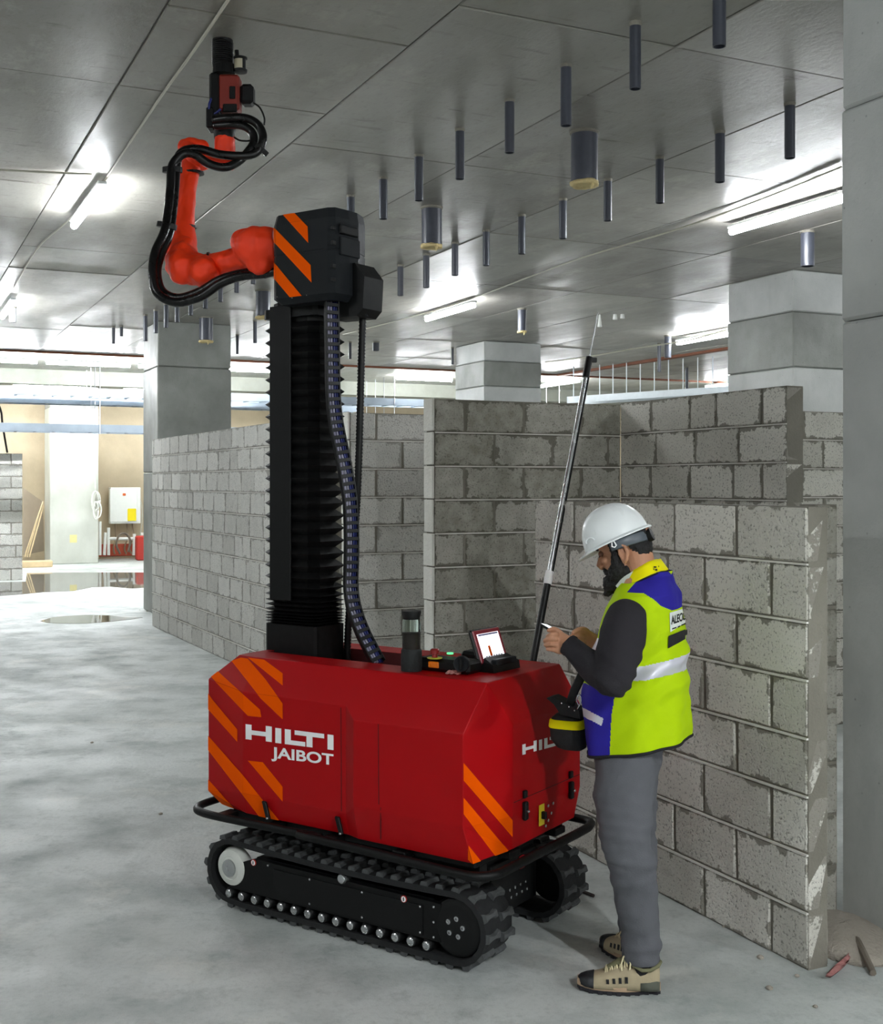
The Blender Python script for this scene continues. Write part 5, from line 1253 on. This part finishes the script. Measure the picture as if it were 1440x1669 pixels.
# collar band standing round the neck
mb = MB(); mb = MB(); cr_ = []
topn = [(1017, 955, .030), (1023, 942, .036), (1031, 931, .038), (1044, 922, .034), (1058, 915, .016), (1069, 911.5, -.018)]
botn = [(1021, 963, .050), (1030, 955, .058), (1039, 949, .060), (1053, 942, .056), (1067, 936, .036), (1079, 932, .0)]
def side_row(tp_):
    near = [fz(Bp(*t_)) for t_ in tp_]; near = [V(n_) for n_ in near]
    full = near+[V((near[-1].x-.004, -.05, near[-1].z-.001))]+[V((n_.x, -.1-n_.y, n_.z)) for n_ in reversed(near)]
    return [B(*v_) for v_ in bez(full, 4)]
ra, rb = side_row(topn), side_row(botn)
for i in range(5): cr_.append([a_.lerp(b_, i/4) for a_, b_ in zip(rb, ra)])
mb.loft(cr_, cap=False, close=False); col = link('collar', mb, M_yel_v, vest, smooth=True, label='bright yellow collar'); s_ = col.modifiers.new('s', 'SOLIDIFY'); s_.thickness = .005
mb = MB(); mb.tube(cr_[0], .003, 6); link('collar_binding', mb, M_pipe, vest, smooth=True)
# emblem on the collar
for x, y, w, h in ((1069, 924, 4.5, 2.2), (1071, 928.5, 3.6, 2.6), (1067.2, 927.5, 1.2, 2), (1075, 923, 1, 2.6)):
    p = Bp(x, y, .02); mb = MB(); mb.bevbox(p+LD*.006, FD*(w/2/464)+Z*0, LD*.0012, Z*(h/2/464), .0004); link('collar_emblem', mb, M_pipe, col)
# white inner collar
mb = MB(); mb.prism([Bp(x, y, .045) for x, y in ((1032, 931), (1025, 944), (1017, 957), (1009, 961), (1004, 955), (1014, 942))], LD*-.012); link('shirt_collar', mb, simple('white_collar_cloth', 'c9cfc8', .8), man, label='pale collar point')
# back patch with the company lettering
def backpt(px, py, off=.004):
    eye = V((0, 0, EYE)); dr = V(((px-CX)/F, 1, (HY-py)/F)).normalized(); best = None
    return eye, dr
from mathutils.bvhtree import BVHTree
vt = [v.copy() for r_ in rings for v in r_]; vf = [(i*NA+j, i*NA+(j+1) % NA, (i+1)*NA+(j+1) % NA, (i+1)*NA+j) for i in range(NZ) for j in range(NA)]
bvh = BVHTree.FromPolygons(vt, vf)
def onvest(px, py, off):
    eye = V((0, 0, EYE)); dr = V(((px-CX)/F, 1, (HY-py)/F)).normalized(); h = bvh.ray_cast(eye, dr)
    if h[0] is None: return None
    n = h[1] if h[1].dot(dr) < 0 else -h[1]; return h[0]+n*off
def vpatch(poly, mat, nm, off, par=vest, n=10):
    """quad (tl,tr,br,bl) in the photo laid on the vest as a fine grid"""
    tl, tr, br, bl = poly; mb = MB(); g = []
    for i in range(n+1):
        for j in range(n+1):
            u, v = j/n, i/n; x = (tl[0]*(1-u)+tr[0]*u)*(1-v)+(bl[0]*(1-u)+br[0]*u)*v; y = (tl[1]*(1-u)+tr[1]*u)*(1-v)+(bl[1]*(1-u)+br[1]*u)*v
            g.append(onvest(x, y, off))
    vs_ = [q if q is not None else V((0, 0, -9)) for q in g]; mb.v = vs_
    for i in range(n):
        for j in range(n):
            ids = (i*(n+1)+j, i*(n+1)+j+1, (i+1)*(n+1)+j+1, (i+1)*(n+1)+j)
            if all(g[k] is not None for k in ids): mb.f.append(ids); mb.mi.append(0)
    used = sorted({i for f in mb.f for i in f}); mp = {o: i for i, o in enumerate(used)}; mb.v = [mb.v[o] for o in used]; mb.f = [tuple(mp[i] for i in f) for f in mb.f]
    return link(nm, mb, mat, par, smooth=True) if mb.f else None
vpatch([(1091, 999), (1117, 991), (1119, 1013), (1092, 1030)], simple('patch_white', 'e4e9e2', .7), 'back_patch', .003)
vpatch([(1089, 1036), (1119, 1024), (1119, 1041), (1088, 1057)], M_pipe, 'black_label', .004)
tp = textpolys('ALECO', ((1093, 1005), (23.5, -8.5), (0, 13)))
mb = MB()
for pl_q in tp:
    w = [onvest(x, y, .0055) for x, y in pl_q]
    if all(q is not None for q in w): o = len(mb.v); mb.v += w; mb.f.append(tuple(range(o, o+len(w)))); mb.mi.append(0)
if mb.f: link('patch_lettering', mb, M_pipe, vest)
for (x0, y0, x1, y1) in ((1094, 1025, 1101, 1022.5), (1103, 1022, 1107, 1020.5), (1109, 1019, 1116, 1016)):
    vpatch([(x0, y0-1), (x1, y1-1), (x1, y1+1), (x0, y0+1)], M_pipe, 'patch_small_print', .005, n=3)
# ---- shoes
def shoe(heel, toe, lab):
    ax = (toe-heel); L = ax.length; a = ax.normalized(); s_ = Z.cross(a); sh = empty_child('shoe', (heel+toe)/2, man, lab)
    def at(x, y, z): return heel+a*(x*L)+s_*y+Z*z
    def outline(t): # half width along the length
        return .040*max(0.0, 1-abs((t-.62)/.42)**3)*.55+.030*max(0, math.sin(math.pi*min(1, max(0, t)))**.35)*.75
    T = [0., .03, .08, .16, .28, .42, .56, .68, .80, .90, .96, 1.]
    def loop(zf, g=0., t0=0., t1=1.):
        pts = []
        for t in T: pts.append(at(t0+(t1-t0)*t, (outline(.02+.96*t)+g), zf(t)))
        for t in reversed(T): pts.append(at(t0+(t1-t0)*t, -(outline(.02+.96*t)+g), zf(t)))
        return pts
    spr = lambda t: .008*max(0, (t-.8)/.2)**2
    mb = MB(); mb.loft([loop(lambda t: .0+spr(t), -.004), loop(lambda t: .004+spr(t), .002), loop(lambda t: .014+spr(t), .003)]); link('outsole', mb, simple('dark_sole', '1d1c22', .7), sh, smooth=40)
    for k in range(9):
        for sg in (-1, 1):
            t = .06+.11*k; mb = MB(); mb.bevbox(at(t, sg*(outline(t)-.002), .006+spr(t)), a*.009, s_*.006, Z*.006, .002); link('sole_lug', mb, MATS['dark_sole'], sh)
    mb = MB(); mb.loft([loop(lambda t: .012+spr(t), .0015), loop(lambda t: .024+spr(t)+.006*(1-t), .002), loop(lambda t: .034+spr(t)+.010*max(0, .4-t), -.004)]); link('midsole', mb, simple('tan_midsole', 'a58c72', .7, var=.15), sh, smooth=50)
    # upper: sections along the foot
    secs = [(.01, .028, .088), (.05, .034, .098), (.14, .038, .090), (.24, .040, .086), (.34, .042, .092), (.42, .043, .100), (.50, .045, .094), (.60, .047, .080), (.70, .047, .066), (.80, .044, .058), (.90, .036, .050), (.96, .024, .042), (.99, .010, .034)]
    def sec(t, hw, h, g=0.):
        out = []
        for k in range(17):
            q = math.pi*k/16; y = (hw+g)*math.copysign(abs(math.cos(q))**.6, math.cos(q)); z = .020+spr(t)+(h-.020+g)*math.sin(q)**.75; out.append(at(t, y, z))
        return out
    up = simple('tan_suede', 'a99c80', .9, var=.14, scale=40, bmp=.4); cap = simple('black_toe_cap', '1c1e22', .55); olive = simple('olive_mesh', '747356', .9, var=.2, scale=80); grn = simple('grey_green_heel', '55584e', .85)
    mb = MB(); mb.loft([sec(*x) for x in secs]); link('upper', mb, up, sh, smooth=True)
    mb = MB(); mb.loft([sec(t, hw, h, .0025) for t, hw, h in secs if t >= .80]+[sec(1.0, .006, .030, .0)])
    link('toe_cap', mb, cap, sh, smooth=True)
    mb = MB(); mb.loft([sec(t, hw, h*.72, .0025) for t, hw, h in secs[:4]]); link('heel_counter', mb, grn, sh, smooth=True)
    mb = MB(); mb.tube([at(t, y, z) for t, y, z in ((.0, .0, .108), (.03, .026, .104), (.12, .036, .092), (.22, .038, .090), (.32, .034, .104), (.38, .0, .116), (.32, -.034, .104), (.22, -.038, .090), (.12, -.036, .092), (.03, -.026, .104), (0, 0, .108))], .0065, 8); link('ankle_padding', mb, olive, sh, smooth=True)
    mb = MB(); mb.tube([at(.40, 0, .116), at(.50, 0, .102), at(.64, 0, .078)], [.019, .020, .015], 12, sec=(.45, 1), up=(0, 0, 1), round_=True); link('tongue', mb, olive, sh, smooth=True)
    lc = simple('cream_lace', 'd8cda6', .8)
    for k in range(5):
        t = .40+.058*k; h = .114-.0085*k; mb = MB(); q = bez([at(t, .028, h-.018), at(t+.01, .012, h+.002), at(t+.025, -.010, h-.002), at(t+.03, -.028, h-.022)], 4); mb.tube(q, .0028, 6); link('lace', mb, lc, sh, smooth=True)
        mb = MB(); q = bez([at(t, -.028, h-.018), at(t+.01, -.012, h+.003), at(t+.025, .010, h-.001), at(t+.03, .028, h-.022)], 4); mb.tube(q, .0028, 6); link('lace', mb, lc, sh, smooth=True)
    mb = MB(); mb.tube(bez([at(.41, 0, .120), at(.40, .02, .130), at(.36, .035, .112), at(.37, .045, .092)], 4), .0026, 6); link('lace', mb, lc, sh, smooth=True)
    mb = MB(); mb.tube(bez([at(.41, 0, .120), at(.44, .022, .128), at(.47, .040, .104), at(.46, .046, .088)], 4), .0026, 6); link('lace', mb, lc, sh, smooth=True)
    for k in range(4):
        for dt in (0, .018):
            for sg in (-1, 1):
                t = .40+.075*k+dt; mb = MB(); mb.tube([at(t, sg*.0435, .066-.004*k), at(t-.004, sg*.0475, .046-.002*k)], .0026, 5); link('eyelet_strip', mb, cap, sh)
    mb = MB(); mb.tube([at(.17, 0, .14), at(.18, 0, .10), at(.24, 0, .07)], [.032, .033, .034], 14, round_=True); link('sock', mb, M_pipe, sh, smooth=True)
shoe(P(1077, 1613, 4.13).copy()*V((1, 1, 0)) if False else V((.752, 4.105, 0)), V((.472, 4.150, 0)), 'near tan work shoe with black toe cap')
shoe(V((.755, 4.285, 0)), V((.612, 4.525, 0)), 'far tan work shoe, half hidden')
# ---- phone
ph = empty('phone', P(893, 1030, 4.18), 'dark smartphone held in both hands of the man', 'phone')
pa, pb = P(881.5, 1017.5, 4.205), P(912, 1035.5, 4.17); ax = (pb-pa)/2; sd = V((.28, .93, -.10)); sd = (sd-ax.normalized()*sd.dot(ax.normalized())).normalized(); nm_ = ax.cross(sd).normalized()
if nm_.z < 0: nm_ = -nm_
pc_ = (pa+pb)/2+sd*.028
mb = MB(); mb.bevbox(pc_, ax*1.0, sd*.034, nm_*.0042, .002); link('phone_body', mb, M_plas2, ph)
mb = MB(); mb.box(pc_+nm_*.0045, ax*.94, sd*.031, nm_*.0004); link('phone_screen', mb, simple('phone_glow', 'e8edf5', .2, emit=((.9, .95, 1), .5)), ph)
# ---- shoulder bag / pouch
bag = empty('tool_pouch', Bp(925, 1222, -.06), "black pouch with a yellow band hanging at the man's front", 'bag')
M_bag = simple('black_nylon', '131415', .8, var=.3, scale=40, bmp=.5, bscale=30)
bc = Bp(926, 1185, -.04); bx = FD; by = LD
def bring(z, a, b, dx=0.): return [bc+bx*(a*math.copysign(abs(math.cos(t))**.6, math.cos(t))+dx)+by*(b*math.copysign(abs(math.sin(t))**.6, math.sin(t)))+Z*z for t in [2*math.pi*i/20 for i in range(20)]]
mb = MB(); mb.loft([bring(-.080, .035, .025, -.02), bring(-.072, .052, .038, -.015), bring(-.045, .064, .046, -.004), bring(.0, .064, .048), bring(.035, .058, .044), bring(.05, .04, .03)]); link('pouch_body', mb, M_bag, bag, smooth=50)
mb = MB(); mb.loft([bring(.000, .0665, .050), bring(.004, .068, .051), bring(.028, .064, .050), bring(.031, .061, .047)], cap=True); link('yellow_band', mb, M_yel_v, bag, smooth=50, label='yellow band')
mb = MB(); q = [Bp(891, 1138, .02), Bp(900, 1136, .02), Bp(925, 1148, .02), Bp(944, 1158, .02), Bp(946, 1172, .02), Bp(914, 1165, .02), Bp(903, 1148, .02)]; mb.prism(q, LD*-.07); link('flap', mb, M_bag, bag)
mb = MB(); mb.tube([Bp(950, 1098, .0), Bp(937, 1125, .0), Bp(926, 1158, .0)], .017, 8, sec=(1, .35), up=FD); link('carry_strap', mb, M_bag, bag, smooth=True)
for x, y in ((928, 1152), (937, 1158), (916, 1146)):
    mb = MB(); mb.lathe(Bp(x, y, .022), LD, [(.0035, 0), (.003, .002), (0, .003)], 8); link('stud', mb, M_steel, bag)
mb = MB(); mb.tube(bez([Bp(944, 1150, .03), Bp(940, 1140, .035), Bp(945, 1132, .035), Bp(948, 1142, .03), Bp(941, 1156, .03)], 4), .003, 6); link('key_ring', mb, M_steel, bag, smooth=True)
sc.cycles.use_denoising = True; sc.cycles.max_bounces = 8; sc.cycles.diffuse_bounces = 5; sc.cycles.glossy_bounces = 3; sc.cycles.sample_clamp_indirect = 8
